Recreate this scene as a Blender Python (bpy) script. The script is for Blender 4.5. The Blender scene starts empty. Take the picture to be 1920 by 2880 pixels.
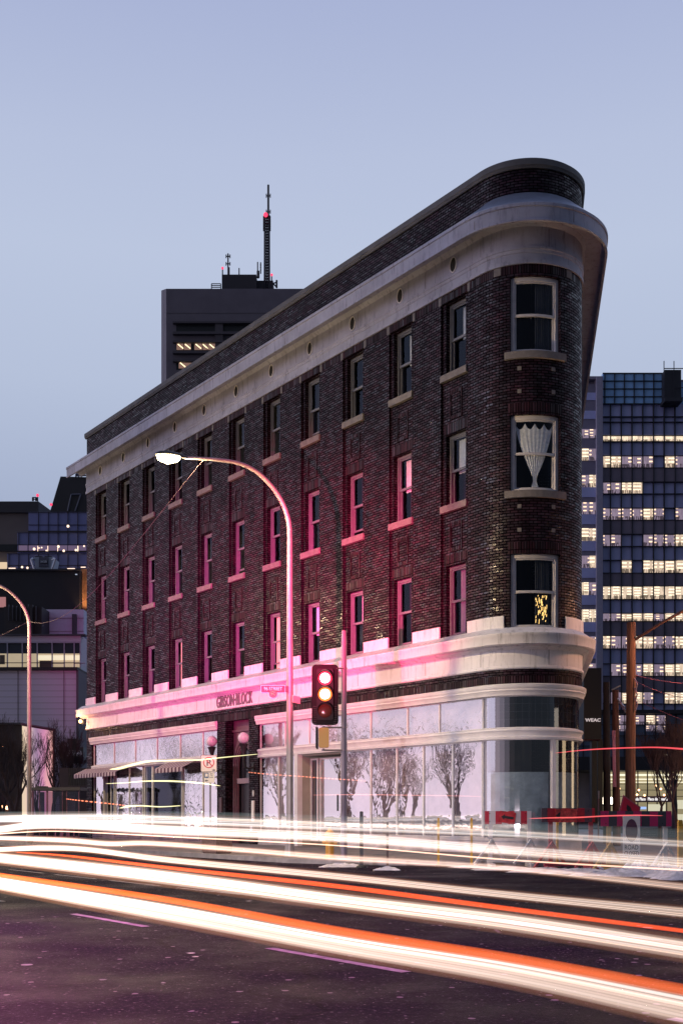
import bpy, bmesh, math, random
from mathutils import Vector, Matrix
random.seed(7)
PI = math.pi
scene = bpy.context.scene
C = scene.collection
# ------------------------------------------------------------------ camera
CAMH = 1.2; HOR = 2293.0; F = 3200.0
cam_d = bpy.data.cameras.new('camera'); cam = bpy.data.objects.new('camera', cam_d); C.objects.link(cam)
cam.location = (0, 0, CAMH); cam.rotation_euler = (PI/2, 0, 0)
cam_d.sensor_fit = 'VERTICAL'; cam_d.sensor_height = 36; cam_d.sensor_width = 24
cam_d.lens = 40.0; cam_d.shift_y = (HOR-1440)/2880
cam_d.clip_start = 0.05; cam_d.clip_end = 5000
scene.camera = cam
scene.view_settings.view_transform = 'Standard'; scene.view_settings.look = 'None'
scene.view_settings.exposure = 0; scene.view_settings.gamma = 1
scene.render.engine = 'CYCLES'
scene.cycles.use_denoising = True
scene.cycles.max_bounces = 6; scene.cycles.diffuse_bounces = 3; scene.cycles.glossy_bounces = 4
scene.cycles.transparent_max_bounces = 16; scene.cycles.volume_bounces = 0
scene.cycles.sample_clamp_indirect = 4.0
scene.cycles.caustics_reflective = False; scene.cycles.caustics_refractive = False

# ------------------------------------------------------------------ node helpers
def N(nt, t, **kw):
    n = nt.nodes.new(t)
    for k, v in kw.items():
        if k in n.inputs.keys(): n.inputs[k].default_value = v
        else: setattr(n, k, v)
    return n
def ramp(nt, stops, interp='LINEAR'):
    r = nt.nodes.new('ShaderNodeValToRGB'); r.color_ramp.interpolation = interp
    e = r.color_ramp.elements
    while len(e) > 1: e.remove(e[0])
    e[0].position = stops[0][0]; e[0].color = tuple(stops[0][1])+(1,)
    for p, c in stops[1:]:
        x = e.new(p); x.color = tuple(c)+(1,)
    return r
def math_n(nt, op, a, b=None, clamp=False):
    m = nt.nodes.new('ShaderNodeMath'); m.operation = op; m.use_clamp = clamp
    for i, v in enumerate((a, b)):
        if v is None: continue
        if isinstance(v, (int, float)): m.inputs[i].default_value = v
        else: nt.links.new(v, m.inputs[i])
    return m.outputs[0]

# ------------------------------------------------------------------ world: dusk sky, glow of the sunset behind the camera
SUN_EL = math.radians(3.0); SUN_AZ = math.radians(262)
w = bpy.data.worlds.new('World'); scene.world = w; w.use_nodes = True
nt = w.node_tree; nt.nodes.clear()
out = nt.nodes.new('ShaderNodeOutputWorld')
geo = nt.nodes.new('ShaderNodeTexCoord')
sep = nt.nodes.new('ShaderNodeSeparateXYZ'); nt.links.new(geo.outputs['Generated'], sep.inputs[0])
r = ramp(nt, [(0.0, (.24, .31, .46)), (.10, (.25, .32, .49)), (.20, (.34, .40, .57)), (.28, (.41, .475, .65)), (.35, (.48, .55, .725)),
              (.44, (.515, .585, .765)), (.50, (.49, .555, .75)), (.58, (.415, .475, .70)), (1.0, (.24, .29, .52))])
nt.links.new(sep.outputs['Z'], r.inputs[0])
# the afterglow stands to the left of the street, out of the view; the side behind the camera is darker
west = math_n(nt, 'MULTIPLY', math_n(nt, 'ADD', sep.outputs['X'], .42), -2.2, True)
low = math_n(nt, 'SUBTRACT', 1.0, math_n(nt, 'MULTIPLY', sep.outputs['Z'], 2.6), True)
glowf = math_n(nt, 'MULTIPLY', west, low, True)
gm = nt.nodes.new('ShaderNodeMix'); gm.data_type = 'RGBA'; nt.links.new(glowf, gm.inputs[0])
nt.links.new(r.outputs[0], gm.inputs[6]); gm.inputs[7].default_value = (1.42, 1.20, 1.48, 1)
az = math_n(nt, 'ADD', math_n(nt, 'MULTIPLY', sep.outputs['Y'], 1.2), 1.0)
az = math_n(nt, 'MAXIMUM', math_n(nt, 'MINIMUM', az, 1.0), 0.2)
az = math_n(nt, 'MAXIMUM', az, math_n(nt, 'MULTIPLY', west, .95))
mul = nt.nodes.new('ShaderNodeVectorMath'); mul.operation = 'SCALE'
nt.links.new(gm.outputs[2], mul.inputs[0]); nt.links.new(az, mul.inputs['Scale'])
b1 = nt.nodes.new('ShaderNodeBackground'); nt.links.new(mul.outputs[0], b1.inputs[0]); b1.inputs[1].default_value = 0.95
sky = nt.nodes.new('ShaderNodeTexSky'); sky.sky_type = 'NISHITA'; sky.sun_disc = False
sky.sun_elevation = SUN_EL; sky.sun_rotation = SUN_AZ
b2 = nt.nodes.new('ShaderNodeBackground'); nt.links.new(sky.outputs[0], b2.inputs[0]); b2.inputs[1].default_value = 0.012
ad = nt.nodes.new('ShaderNodeAddShader')
nt.links.new(b1.outputs[0], ad.inputs[0]); nt.links.new(b2.outputs[0], ad.inputs[1]); nt.links.new(ad.outputs[0], out.inputs[0])

sun_d = bpy.data.lights.new('sun', 'SUN'); sun_d.energy = 0.3; sun_d.angle = math.radians(25); sun_d.color = (.74, .74, 1.0)
sun = bpy.data.objects.new('sun', sun_d); C.objects.link(sun)
sd = Vector((math.sin(SUN_AZ)*math.cos(math.radians(12)), math.cos(SUN_AZ)*math.cos(math.radians(12)), math.sin(math.radians(12))))
sun.rotation_euler = sd.to_track_quat('Z', 'Y').to_euler()

def lamp(kind, loc, energy, color, size=.1, target=None, spot=None, blend=.6):
    d = bpy.data.lights.new('lamp_light', kind); d.energy = energy; d.color = color
    d.shadow_soft_size = size
    o = bpy.data.objects.new('lamp_light', d); C.objects.link(o); o.location = loc
    if target is not None:
        o.rotation_euler = (Vector(target)-Vector(loc)).to_track_quat('-Z', 'Y').to_euler()
    if spot: d.spot_size = math.radians(spot); d.spot_blend = blend
    return o

# ------------------------------------------------------------------ materials
MATS = {}
def mat(name, col, rough=.7, metal=0, spec=.5, var=.0, vscale=3., bump=0., bscale=20., emit=None, estr=1., coat=0., coord='Object', streak=0.):
    if name in MATS: return MATS[name]
    m = bpy.data.materials.new(name); m.use_nodes = True; nt = m.node_tree
    p = nt.nodes['Principled BSDF']
    p.inputs['Base Color'].default_value = tuple(col)+(1,)
    p.inputs['Roughness'].default_value = rough; p.inputs['Metallic'].default_value = metal
    p.inputs['Specular IOR Level'].default_value = spec
    if coat: p.inputs['Coat Weight'].default_value = coat; p.inputs['Coat Roughness'].default_value = .15
    if emit: p.inputs['Emission Color'].default_value = tuple(emit)+(1,); p.inputs['Emission Strength'].default_value = estr
    if var or bump:
        tc = nt.nodes.new('ShaderNodeTexCoord')
        if var:
            no = N(nt, 'ShaderNodeTexNoise', Scale=vscale, Detail=5.0, Roughness=.6)
            nt.links.new(tc.outputs[coord], no.inputs['Vector'])
            rp = ramp(nt, [(.3, [c*(1-var) for c in col]), (.7, [min(1, c*(1+var)) for c in col])])
            nt.links.new(no.outputs['Fac'], rp.inputs[0]); nt.links.new(rp.outputs[0], p.inputs['Base Color'])
            if streak:      # rain and soot streaks running down
                mp = nt.nodes.new('ShaderNodeMapping'); mp.inputs['Scale'].default_value = (5, 5, .7); nt.links.new(tc.outputs[coord], mp.inputs[0])
                ns = N(nt, 'ShaderNodeTexNoise', Scale=1.3, Detail=7.0, Roughness=.75); nt.links.new(mp.outputs[0], ns.inputs['Vector'])
                rs = ramp(nt, [(.34, (1-streak,)*3), (.48, (1,)*3)]); nt.links.new(ns.outputs['Fac'], rs.inputs[0])
                mw = nt.nodes.new('ShaderNodeMix'); mw.data_type = 'RGBA'; mw.blend_type = 'MULTIPLY'; mw.inputs[0].default_value = 1
                nt.links.new(rp.outputs[0], mw.inputs[6]); nt.links.new(rs.outputs[0], mw.inputs[7]); nt.links.new(mw.outputs[2], p.inputs['Base Color'])
        if bump:
            no = N(nt, 'ShaderNodeTexNoise', Scale=bscale, Detail=4.0)
            nt.links.new(tc.outputs[coord], no.inputs['Vector'])
            bp = N(nt, 'ShaderNodeBump', Strength=bump, Distance=.02)
            nt.links.new(no.outputs['Fac'], bp.inputs['Height']); nt.links.new(bp.outputs[0], p.inputs['Normal'])
    MATS[name] = m
    return m
def brick_mat(name, bw, bh, c1, c2, cm, rough=.42, spec=.5, rot=False, off=.5, mort=.008, glaze=True):
    if name in MATS: return MATS[name]
    m = bpy.data.materials.new(name); m.use_nodes = True; nt = m.node_tree
    p = nt.nodes['Principled BSDF']
    tc = nt.nodes.new('ShaderNodeTexCoord')
    b = N(nt, 'ShaderNodeTexBrick', Scale=1.0, offset=off)
    b.inputs['Brick Width'].default_value = bw; b.inputs['Row Height'].default_value = bh
    b.inputs['Mortar Size'].default_value = mort; b.inputs['Mortar Smooth'].default_value = .1
    b.inputs['Color1'].default_value = tuple(c1)+(1,); b.inputs['Color2'].default_value = tuple(c2)+(1,); b.inputs['Mortar'].default_value = tuple(cm)+(1,)
    b.inputs['Bias'].default_value = -.25
    nt.links.new(tc.outputs['UV'], b.inputs['Vector'])
    no = N(nt, 'ShaderNodeTexNoise', Scale=.9, Detail=5.0, Roughness=.65); nt.links.new(tc.outputs['UV'], no.inputs['Vector'])
    mx = nt.nodes.new('ShaderNodeMix'); mx.data_type = 'RGBA'; mx.blend_type = 'MULTIPLY'; mx.inputs[0].default_value = 1
    rp = ramp(nt, [(.3, (.65, .65, .68)), (.7, (1.25, 1.2, 1.2))]); nt.links.new(no.outputs['Fac'], rp.inputs[0])
    nt.links.new(b.outputs['Color'], mx.inputs[6]); nt.links.new(rp.outputs[0], mx.inputs[7])
    mp = nt.nodes.new('ShaderNodeMapping'); mp.inputs['Scale'].default_value = (1.9, .16, 1); nt.links.new(tc.outputs['UV'], mp.inputs[0])
    ns = N(nt, 'ShaderNodeTexNoise', Scale=1.6, Detail=6.0, Roughness=.7); nt.links.new(mp.outputs[0], ns.inputs['Vector'])
    rs = ramp(nt, [(.36, (.5, .5, .52)), (.52, (1, 1, 1)), (.66, (1.05, 1.02, 1.05)), (.74, (1.22, 1.18, 1.2))]); nt.links.new(ns.outputs['Fac'], rs.inputs[0])
    mw = nt.nodes.new('ShaderNodeMix'); mw.data_type = 'RGBA'; mw.blend_type = 'MULTIPLY'; mw.inputs[0].default_value = 1; nt.links.new(mx.outputs[2], mw.inputs[6]); nt.links.new(rs.outputs[0], mw.inputs[7])
    nt.links.new(mw.outputs[2], p.inputs['Base Color'])
    p.inputs['Roughness'].default_value = rough; p.inputs['Specular IOR Level'].default_value = spec
    if glaze:
        # some bricks are glazed smoother than others
        no2 = N(nt, 'ShaderNodeTexWhiteNoise'); no2.noise_dimensions = '2D'
        sx = nt.nodes.new('ShaderNodeSeparateXYZ'); nt.links.new(tc.outputs['UV'], sx.inputs[0])
        row = math_n(nt, 'FLOOR', math_n(nt, 'DIVIDE', sx.outputs[1], bh))
        shift = math_n(nt, 'MULTIPLY', math_n(nt, 'MODULO', row, 2.0), off)
        colx = math_n(nt, 'FLOOR', math_n(nt, 'ADD', math_n(nt, 'DIVIDE', sx.outputs[0], bw), shift))
        cb = nt.nodes.new('ShaderNodeCombineXYZ'); nt.links.new(colx, cb.inputs[0]); nt.links.new(row, cb.inputs[1])
        nt.links.new(cb.outputs[0], no2.inputs['Vector'])
        rr = ramp(nt, [(.0, (.5,)*3), (.8, (.42,)*3), (1., (.22,)*3)]); nt.links.new(no2.outputs['Value'], rr.inputs[0])
        nt.links.new(rr.outputs[0], p.inputs['Roughness'])
        sp = math_n(nt, 'MULTIPLY', math_n(nt, 'SUBTRACT', 1.0, b.outputs['Fac']), math_n(nt, 'ADD', math_n(nt, 'MULTIPLY', math_n(nt, 'POWER', no2.outputs['Value'], 3.0), .42), .12))
        nt.links.new(sp, p.inputs['Specular IOR Level'])
    bp = N(nt, 'ShaderNodeBump', Strength=.5, Distance=.01, invert=True)
    nt.links.new(b.outputs['Fac'], bp.inputs['Height']); nt.links.new(bp.outputs[0], p.inputs['Normal'])
    MATS[name] = m
    return m
def glass_mat(name, refl=.25, tint=(1, 1, 1), rough=.02, gcol=(.95, .95, 1), wav=0., wscale=1.5):
    if name in MATS: return MATS[name]
    m = bpy.data.materials.new(name); m.use_nodes = True; nt = m.node_tree; nt.nodes.clear()
    o = nt.nodes.new('ShaderNodeOutputMaterial')
    t = nt.nodes.new('ShaderNodeBsdfTransparent'); t.inputs[0].default_value = tuple(tint)+(1,)
    g = nt.nodes.new('ShaderNodeBsdfGlossy'); g.inputs[0].default_value = tuple(gcol)+(1,); g.inputs['Roughness'].default_value = rough
    fr = N(nt, 'ShaderNodeFresnel', IOR=1.5)
    fac = math_n(nt, 'ADD', fr.outputs[0], refl, True)
    gg = nt.nodes.new('ShaderNodeNewGeometry'); fac = math_n(nt, 'MULTIPLY', fac, math_n(nt, 'SUBTRACT', 1.0, gg.outputs['Backfacing']))
    mx = nt.nodes.new('ShaderNodeMixShader')
    nt.links.new(fac, mx.inputs[0]); nt.links.new(t.outputs[0], mx.inputs[1]); nt.links.new(g.outputs[0], mx.inputs[2])
    nt.links.new(mx.outputs[0], o.inputs[0])
    if wav:
        tc = nt.nodes.new('ShaderNodeTexCoord')
        no = N(nt, 'ShaderNodeTexNoise', Scale=wscale, Detail=2.0, Distortion=1.0); nt.links.new(tc.outputs['Object'], no.inputs['Vector'])
        bp = N(nt, 'ShaderNodeBump', Strength=wav, Distance=.05); nt.links.new(no.outputs['Fac'], bp.inputs['Height'])
        nt.links.new(bp.outputs[0], g.inputs['Normal']); nt.links.new(bp.outputs[0], fr.inputs['Normal'])
    MATS[name] = m
    return m
def emis(name, col, s):
    if name in MATS: return MATS[name]
    m = bpy.data.materials.new(name); m.use_nodes = True; nt = m.node_tree; nt.nodes.clear()
    o = nt.nodes.new('ShaderNodeOutputMaterial'); e = nt.nodes.new('ShaderNodeEmission')
    e.inputs[0].default_value = tuple(col)+(1,); e.inputs[1].default_value = s
    nt.links.new(e.outputs[0], o.inputs[0]); MATS[name] = m
    return m
def volem(name, col, s):
    m = bpy.data.materials.new(name); m.use_nodes = True; nt = m.node_tree; nt.nodes.clear()
    o = nt.nodes.new('ShaderNodeOutputMaterial'); e = nt.nodes.new('ShaderNodeEmission')
    e.inputs[0].default_value = tuple(col)+(1,); e.inputs[1].default_value = s
    nt.links.new(e.outputs[0], o.inputs['Volume'])
    return m

BRICK = brick_mat('dark_brick', .215, .078, (.017, .009, .017), (.056, .024, .042), (.004, .003, .004), mort=.013)
SOLDIER = brick_mat('soldier_brick', .075, .32, (.020, .008, .014), (.062, .021, .036), (.004, .003, .004), off=0, mort=.012)
WHITE = mat('white_terracotta', (.72, .70, .74), .55, var=.10, vscale=1.3, bump=.08, bscale=9, streak=.38)
STONE = mat('buff_stone', (.17, .155, .16), .8, var=.2, vscale=6)
GREYTERRA = mat('grey_terracotta', (.31, .32, .43), .6, var=.2, vscale=1.1, bump=.1, bscale=8, streak=.45)  # upper bands: darker, bluer terracotta than the lower ones, with streaks
SFRAME = mat('grey_frame_paint', (.13, .135, .17), .5, var=.12, vscale=4)
FRAME = mat('lilac_frame_paint', (.58, .56, .60), .5, var=.12, vscale=4)
DARKM = mat('dark_metal', (.03, .03, .034), .45, metal=.3)
COPING = mat('coping_stone', (.10, .10, .11), .75, var=.25, vscale=2)
GLASS = glass_mat('window_glass', .0, (.92, .94, .97), .03, (.45, .5, .65))
SHOPGLASS = glass_mat('shop_glass',   .40, (.97, .95, .97), .005, wav=.03, wscale=1.2)
WAVYGLASS = glass_mat('wavy_glass', .42, (.92, .92, .94), .01, wav=.13, wscale=3.2)
PAPER = mat('window_paper', (.88, .83, .86), .8, var=.08, vscale=2.2)
CURTAIN = mat('white_curtain', (.80, .82, .86), .9, var=.1, vscale=8, bump=.3, bscale=14)
VOID = mat('interior_dark', (.02, .02, .024), .9)

# ------------------------------------------------------------------ mesh builder
class MB:
    def __init__(s): s.v = []; s.f = []; s.uv = []
    def face(s, pts, uvs=None):
        i = len(s.v); s.v += [tuple(p) for p in pts]; s.f.append(tuple(range(i, i+len(pts))))
        s.uv.append(uvs if uvs else [(0, 0)]*len(pts))
    def quadgrid(s, rows, uvrows=None, close=False):
        for a in range(len(rows)-1):
            n = len(rows[a]); m_ = n if close else n-1
            for b in range(m_):
                c = (b+1) % n
                uv = None
                if uvrows: uv = [uvrows[a][b], uvrows[a+1][b], uvrows[a+1][c], uvrows[a][c]]
                s.face([rows[a][b], rows[a+1][b], rows[a+1][c], rows[a][c]], uv)
    def box(s, x0, x1, y0, y1, z0, z1, M=None):
        c = [Vector((x, y, z)) for x in (x0, x1) for y in (y0, y1) for z in (z0, z1)]
        if M is not None: c = [M @ p for p in c]
        dx, dy, dz = x1-x0, y1-y0, z1-z0
        def q(i, j, k, l, w_, h_): s.face([c[i], c[j], c[k], c[l]], [(0, 0), (w_, 0), (w_, h_), (0, h_)])
        q(0, 4, 5, 1, dx, dz); q(6, 2, 3, 7, dx, dz); q(2, 0, 1, 3, dy, dz); q(4, 6, 7, 5, dy, dz); q(1, 5, 7, 3, dx, dy); q(2, 6, 4, 0, dx, dy)
    def tube(s, pts, rad, n=8, caps=True):
        pts = [Vector(p) for p in pts]
        if isinstance(rad, (int, float)): rad = [rad]*len(pts)
        rows = []
        up = None
        for i, p in enumerate(pts):
            t = (pts[min(i+1, len(pts)-1)]-pts[max(i-1, 0)])
            if t.length < 1e-9: t = Vector((0, 0, 1))
            t.normalize()
            if up is None: up = Vector((1, 0, 0)) if abs(t.x) < .8 else Vector((0, 1, 0))
            a = t.cross(up)
            if a.length < 1e-6: a = t.orthogonal()
            a.normalize(); b = t.cross(a).normalized(); up = b.cross(t)*-1 if False else up
            rows.append([p+(a*math.cos(2*PI*k/n)+b*math.sin(2*PI*k/n))*rad[i] for k in range(n)])
        s.quadgrid(rows, close=True)
        if caps: s.face(rows[0]); s.face(rows[-1][::-1])
    def lathe(s, c, prof, n=16, axis='Z'):
        rows = []
        for (r_, h) in prof:
            row = []
            for k in range(n):
                a = 2*PI*k/n
                if axis == 'Z': row.append(Vector((c[0]+r_*math.cos(a), c[1]+r_*math.sin(a), c[2]+h)))
                else: row.append(Vector((c[0]+r_*math.cos(a), c[1]+h, c[2]+r_*math.sin(a))))
            rows.append(row)
        s.quadgrid(rows, close=True)
        if prof[0][0] > 1e-4: s.face(rows[0])
        if prof[-1][0] > 1e-4: s.face(rows[-1])
    def sphere(s, c, r_, n=14, m_=9):
        s.lathe(c, [(max(1e-5, r_*math.sin(PI*i/m_)), -r_*math.cos(PI*i/m_)) for i in range(m_+1)], n)
    def prism(s, poly, M, h):
        """poly in local xy, extruded h along local z"""
        a = [M @ Vector((x, y, 0)) for x, y in poly]; b = [M @ Vector((x, y, h)) for x, y in poly]
        s.face(a[::-1]); s.face(b)
        for i in range(len(poly)):
            j = (i+1) % len(poly); s.face([a[i], a[j], b[j], b[i]])
    def build(s, name, m, parent=None, smooth=False, weld=False):
        me = bpy.data.meshes.new(name); me.from_pydata(s.v, [], s.f)
        uvl = me.uv_layers.new(name='UVMap')
        k = 0
        flat = []
        for u in s.uv:
            for x in u: flat += [x[0], x[1]]
        uvl.data.foreach_set('uv', flat)
        bm = bmesh.new(); bm.from_mesh(me)
        bmesh.ops.remove_doubles(bm, verts=bm.verts, dist=1e-5)
        bmesh.ops.recalc_face_normals(bm, faces=bm.faces)
        if smooth:
            for f_ in bm.faces: f_.smooth = True
            for e_ in bm.edges:
                if len(e_.link_faces) == 2 and e_.calc_face_angle(0) > .7: e_.smooth = False
        bm.to_mesh(me); bm.free()
        me.materials.append(m)
        o = bpy.data.objects.new(name, me); C.objects.link(o)
        if parent: o.parent = parent; 
        return o
def thing(name, label, cat, loc=(0, 0, 0), group=None):
    o = bpy.data.objects.new(name, None); C.objects.link(o); o.location = loc; o.empty_display_size = .2
    o['label'] = label; o['category'] = cat
    if group: o['group'] = group
    return o
def adopt(root):
    """keep world-space part meshes in place under an Empty that stands at the thing's base"""
    bpy.context.view_layer.update()
    def rec(o, off):
        for ch in o.children:
            ch.matrix_parent_inverse = Matrix.Identity(4)
            if o is root: ch.location = -Vector(root.location)
    rec(root, None)
def tag(o, label, cat, group=None, kind=None):
    if label: o['label'] = label
    if cat: o['category'] = cat
    if group: o['group'] = group
    if kind: o['kind'] = kind
    return o
def W(px, py, Y): return Vector(((px-960)/F*Y, Y, CAMH+(HOR-py)/F*Y))
def pbox(mb, x0, x1, y0, y1, Y, depth, dz=0):
    """box standing at distance Y whose front face spans these photo pixels"""
    a = W(x0, y1, Y); b = W(x1, y0, Y)
    mb.box(a.x, b.x, Y, Y+depth, a.z, b.z)
def text_mesh(name, txt, m, parent, M, width=None, height=None, extrude=.01, offset=0., space=1.):
    cu = bpy.data.curves.new(name, 'FONT'); cu.body = txt; cu.align_x = 'CENTER'; cu.align_y = 'CENTER'
    cu.extrude = extrude; cu.size = 1.0; cu.offset = offset; cu.space_character = space; cu.resolution_u = 3
    o = bpy.data.objects.new(name, cu); C.objects.link(o)
    dg = bpy.context.evaluated_depsgraph_get(); dg.update()
    me = bpy.data.meshes.new_from_object(o.evaluated_get(dg)); bpy.data.objects.remove(o); bpy.data.curves.remove(cu)
    xs = [v.co.x for v in me.vertices]; ys = [v.co.y for v in me.vertices]
    cx, cy = (min(xs)+max(xs))/2, (min(ys)+max(ys))/2
    sx = width/(max(xs)-min(xs)) if width else 1; sy = height/(max(ys)-min(ys)) if height else sx
    if width is None: sx = sy
    for v in me.vertices:
        v.co = M @ Vector(((v.co.x-cx)*sx, (v.co.y-cy)*sy, v.co.z))
    me.materials.clear(); me.materials.append(m)
    o = bpy.data.objects.new(name, me); C.objects.link(o)
    if parent: o.parent = parent
    return o
def frontM(x, y, z, ang=0.):
    """local x right, local y up, local z towards the camera (-Y), turned by ang about the vertical"""
    return Matrix.Translation((x, y, z)) @ Matrix.Rotation(ang, 4, 'Z') @ Matrix.Rotation(PI/2, 4, 'X')

# ------------------------------------------------------------------ plan of the flatiron: straight street side, round nose, other side
A1 = math.atan(2337/3200.); A2 = math.atan(515/3200.)
D1 = Vector((-math.sin(A1), math.cos(A1))); D2 = Vector((math.sin(A2), math.cos(A2)))
N1 = Vector((-math.cos(A1), -math.sin(A1))); N2 = Vector((math.cos(A2), -math.sin(A2)))
A0 = Vector((3.97, 32.5)); RAD = 1.692
CC = A0-N1*RAD
T1 = math.atan2(N1.y, N1.x) + 2*PI; T2 = math.atan2(N2.y, N2.x)+2*PI
T1 = T1 if T1 < 2*PI else T1-2*PI
LA = RAD*(T2-T1); B0 = CC+N2*RAD
UL = -27.45; UR = LA+24.0
def P(u, d, z):
    if u <= 0: q = A0+D1*(-u)+N1*d
    elif u <= LA:
        th = T1+u/RAD; q = CC+Vector((math.cos(th), math.sin(th)))*(RAD+d)
    else: q = B0+D2*(u-LA)+N2*d
    return Vector((q.x, q.y, z))
def cuts(u0, u1, extra=()):
    c = {u0, u1}
    for e in extra:
        if u0 < e < u1: c.add(e)
    n = 26
    for i in range(n+1):
        e = LA*i/n
        if u0+.01 < e < u1-.01: c.add(e)
    return sorted(c)
def cbox(mb, u0, u1, z0, z1, d0, d1):
    cs = cuts(u0, u1)
    rows = []; uvs = []
    for u in cs:
        rows.append([P(u, d0, z0), P(u, d1, z0), P(u, d1, z1), P(u, d0, z1)])
    for a in range(len(cs)-1):
        A, B = rows[a], rows[a+1]; ua, ub = cs[a], cs[a+1]
        mb.face([A[1], B[1], B[2], A[2]], [(ua, z0), (ub, z0), (ub, z1), (ua, z1)])
        mb.face([A[0], B[0], B[3], A[3]], [(ua, z0), (ub, z0), (ub, z1), (ua, z1)])
        mb.face([A[2], B[2], B[3], A[3]], [(ua, d1), (ub, d1), (ub, d0), (ua, d0)])
        mb.face([A[1], B[1], B[0], A[0]], [(ua, d1), (ub, d1), (ub, d0), (ua, d0)])
    mb.face(rows[0], [(d0, z0), (d1, z0), (d1, z1), (d0, z1)]); mb.face(rows[-1], [(d0, z0), (d1, z0), (d1, z1), (d0, z1)])
def sweep(mb, prof, u0, u1):
    """closed profile of (d, z) carried along the wall"""
    cs = cuts(u0, u1)
    rows = [[P(u, d, z) for d, z in prof] for u in cs]
    acc = [0]
    for i in range(1, len(prof)+1):
        a, b = prof[i-1], prof[i % len(prof)]; acc.append(acc[-1]+math.hypot(a[0]-b[0], a[1]-b[1]))
    n = len(prof)
    for a in range(len(cs)-1):
        for b in range(n):
            c = (b+1) % n
            mb.face([rows[a][b], rows[a+1][b], rows[a+1][c], rows[a][c]], [(cs[a], acc[b]), (cs[a+1], acc[b]), (cs[a+1], acc[b+1]), (cs[a], acc[b+1])])
    mb.face(rows[0]); mb.face(rows[-1])
def MU(u, d, z):
    """matrix at a wall point: local x along the wall (left to right seen from the street), y up, z outward"""
    p = P(u, d, z); e = 1e-3
    x = (P(u+e, d, z)-P(u-e, d, z)).normalized(); y = Vector((0, 0, 1)); zz = x.cross(y)
    M = Matrix((x, y, zz)).transposed().to_4x4(); M.translation = p
    return M
# ================================================================== THE FLATIRON BUILDING
base = P(-10, -2, 0)
bld = thing('flatiron_building', 'four-storey dark brick flatiron with a rounded nose, white cornices and glazed shopfront', 'building', base)
PITCH = 2.47
SC = [1.14+PITCH*k for k in range(11)]                       # window bay centres, metres from the nose joint
ROWS = [(14.25, 16.36), (10.36, 12.46), (6.50, 8.58)]        # sill, head of each upper storey
TIPU = None
best = 9
for i in range(400):
    u = LA*i/400; q = P(u, 0, 0)
    e = abs(960+F*q.x/q.y-1508)
    if e < best and u > .5 and q.y < CC.y: best = e; TIPU = u
HW = .435; TW = .74
openings = []   # (u0,u1,z0,z1)
recess = []
for s_ in SC:
    u = -s_
    recess.append((u-.575, u+.60, 6.25, 16.60, -.07))
    for z0, z1 in ROWS: openings.append((u-HW, u+HW, z0, z1))
tip_rows = [(14.17, 16.30), (10.28, 12.42), (6.42, 8.53)]
for z0, z1 in tip_rows: openings.append((TIPU-TW, TIPU+TW, z0, z1))
# ground floor openings
SHOP_Z1 = 4.80
openings.append((-26.86, -14.99, .10, SHOP_Z1))
openings.append((-14.35, -12.61, .10, 4.86))
openings.append((-11.97, LA+5.0, .10, SHOP_Z1))
def wall_mesh(mb, u0, u1, z0, z1):
    us = {u0, u1}; zs = {z0, z1}
    for o in openings: us |= {o[0], o[1]}; zs |= {o[2], o[3]}
    for o in recess: us |= {o[0], o[1]}; zs |= {o[2], o[3]}
    us = cuts(u0, u1, us); zs = sorted(z for z in zs if z0 <= z <= z1)
    def dep(u, z):
        for o in openings:
            if o[0] < u < o[1] and o[2] < z < o[3]: return None
        for o in recess:
            if o[0] < u < o[1] and o[2] < z < o[3]: return o[4]
        return 0.
    nu, nz = len(us)-1, len(zs)-1
    D = [[dep((us[i]+us[i+1])/2, (zs[j]+zs[j+1])/2) for j in range(nz)] for i in range(nu)]
    IN = -.34
    for i in range(nu):
        for j in range(nz):
            d = D[i][j]; a, b, c, e = us[i], us[i+1], zs[j], zs[j+1]
            if d is not None: mb.face([P(a, d, c), P(b, d, c), P(b, d, e), P(a, d, e)], [(a, c), (b, c), (b, e), (a, e)])
            if i+1 < nu:
                d2 = D[i+1][j]
                if d != d2:
                    x = IN if d is None else d; y = IN if d2 is None else d2
                    mb.face([P(b, x, c), P(b, y, c), P(b, y, e), P(b, x, e)], [(x, c), (y, c), (y, e), (x, e)])
            if j+1 < nz:
                d2 = D[i][j+1]
                if d != d2:
                    x = IN if d is None else d; y = IN if d2 is None else d2
                    mb.face([P(a, x, e), P(b, x, e), P(b, y, e), P(a, y, e)], [(a, x), (b, x), (b, y), (a, y)])
mb = MB(); wall_mesh(mb, UL, UR, .10, 19.30)
# end wall on the far side and inner parapet face
pa, pb = P(UL, 0, 0), P(UR, 0, 0)
L_ = (pb-pa).length
mb.face([P(UL, 0, .1), P(UR, 0, .1), P(UR, 0, 19.3), P(UL, 0, 19.3)], [(0, 0), (L_, 0), (L_, 19), (0, 19)])
wall = mb.build('brick_wall', BRICK, bld)
# soldier courses (bricks on end)
mb = MB()
for s_ in SC:
    u = -s_
    for z0, z1 in ROWS[1:]: cbox(mb, u-.5, u+.5, z1+.005, z1+.325, -.10, -.062)
cbox(mb, UL-.004, LA+6, 16.38, 16.66, -.05, .006)
cbox(mb, UL-.004, LA+6, 4.84, 5.12, -.05, .006)
for z0, z1 in tip_rows[1:]: cbox(mb, TIPU-TW-.05, TIPU+TW+.05, z1+.005, z1+.325, -.1, .006)
mb.build('soldier_course', SOLDIER, bld)
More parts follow.
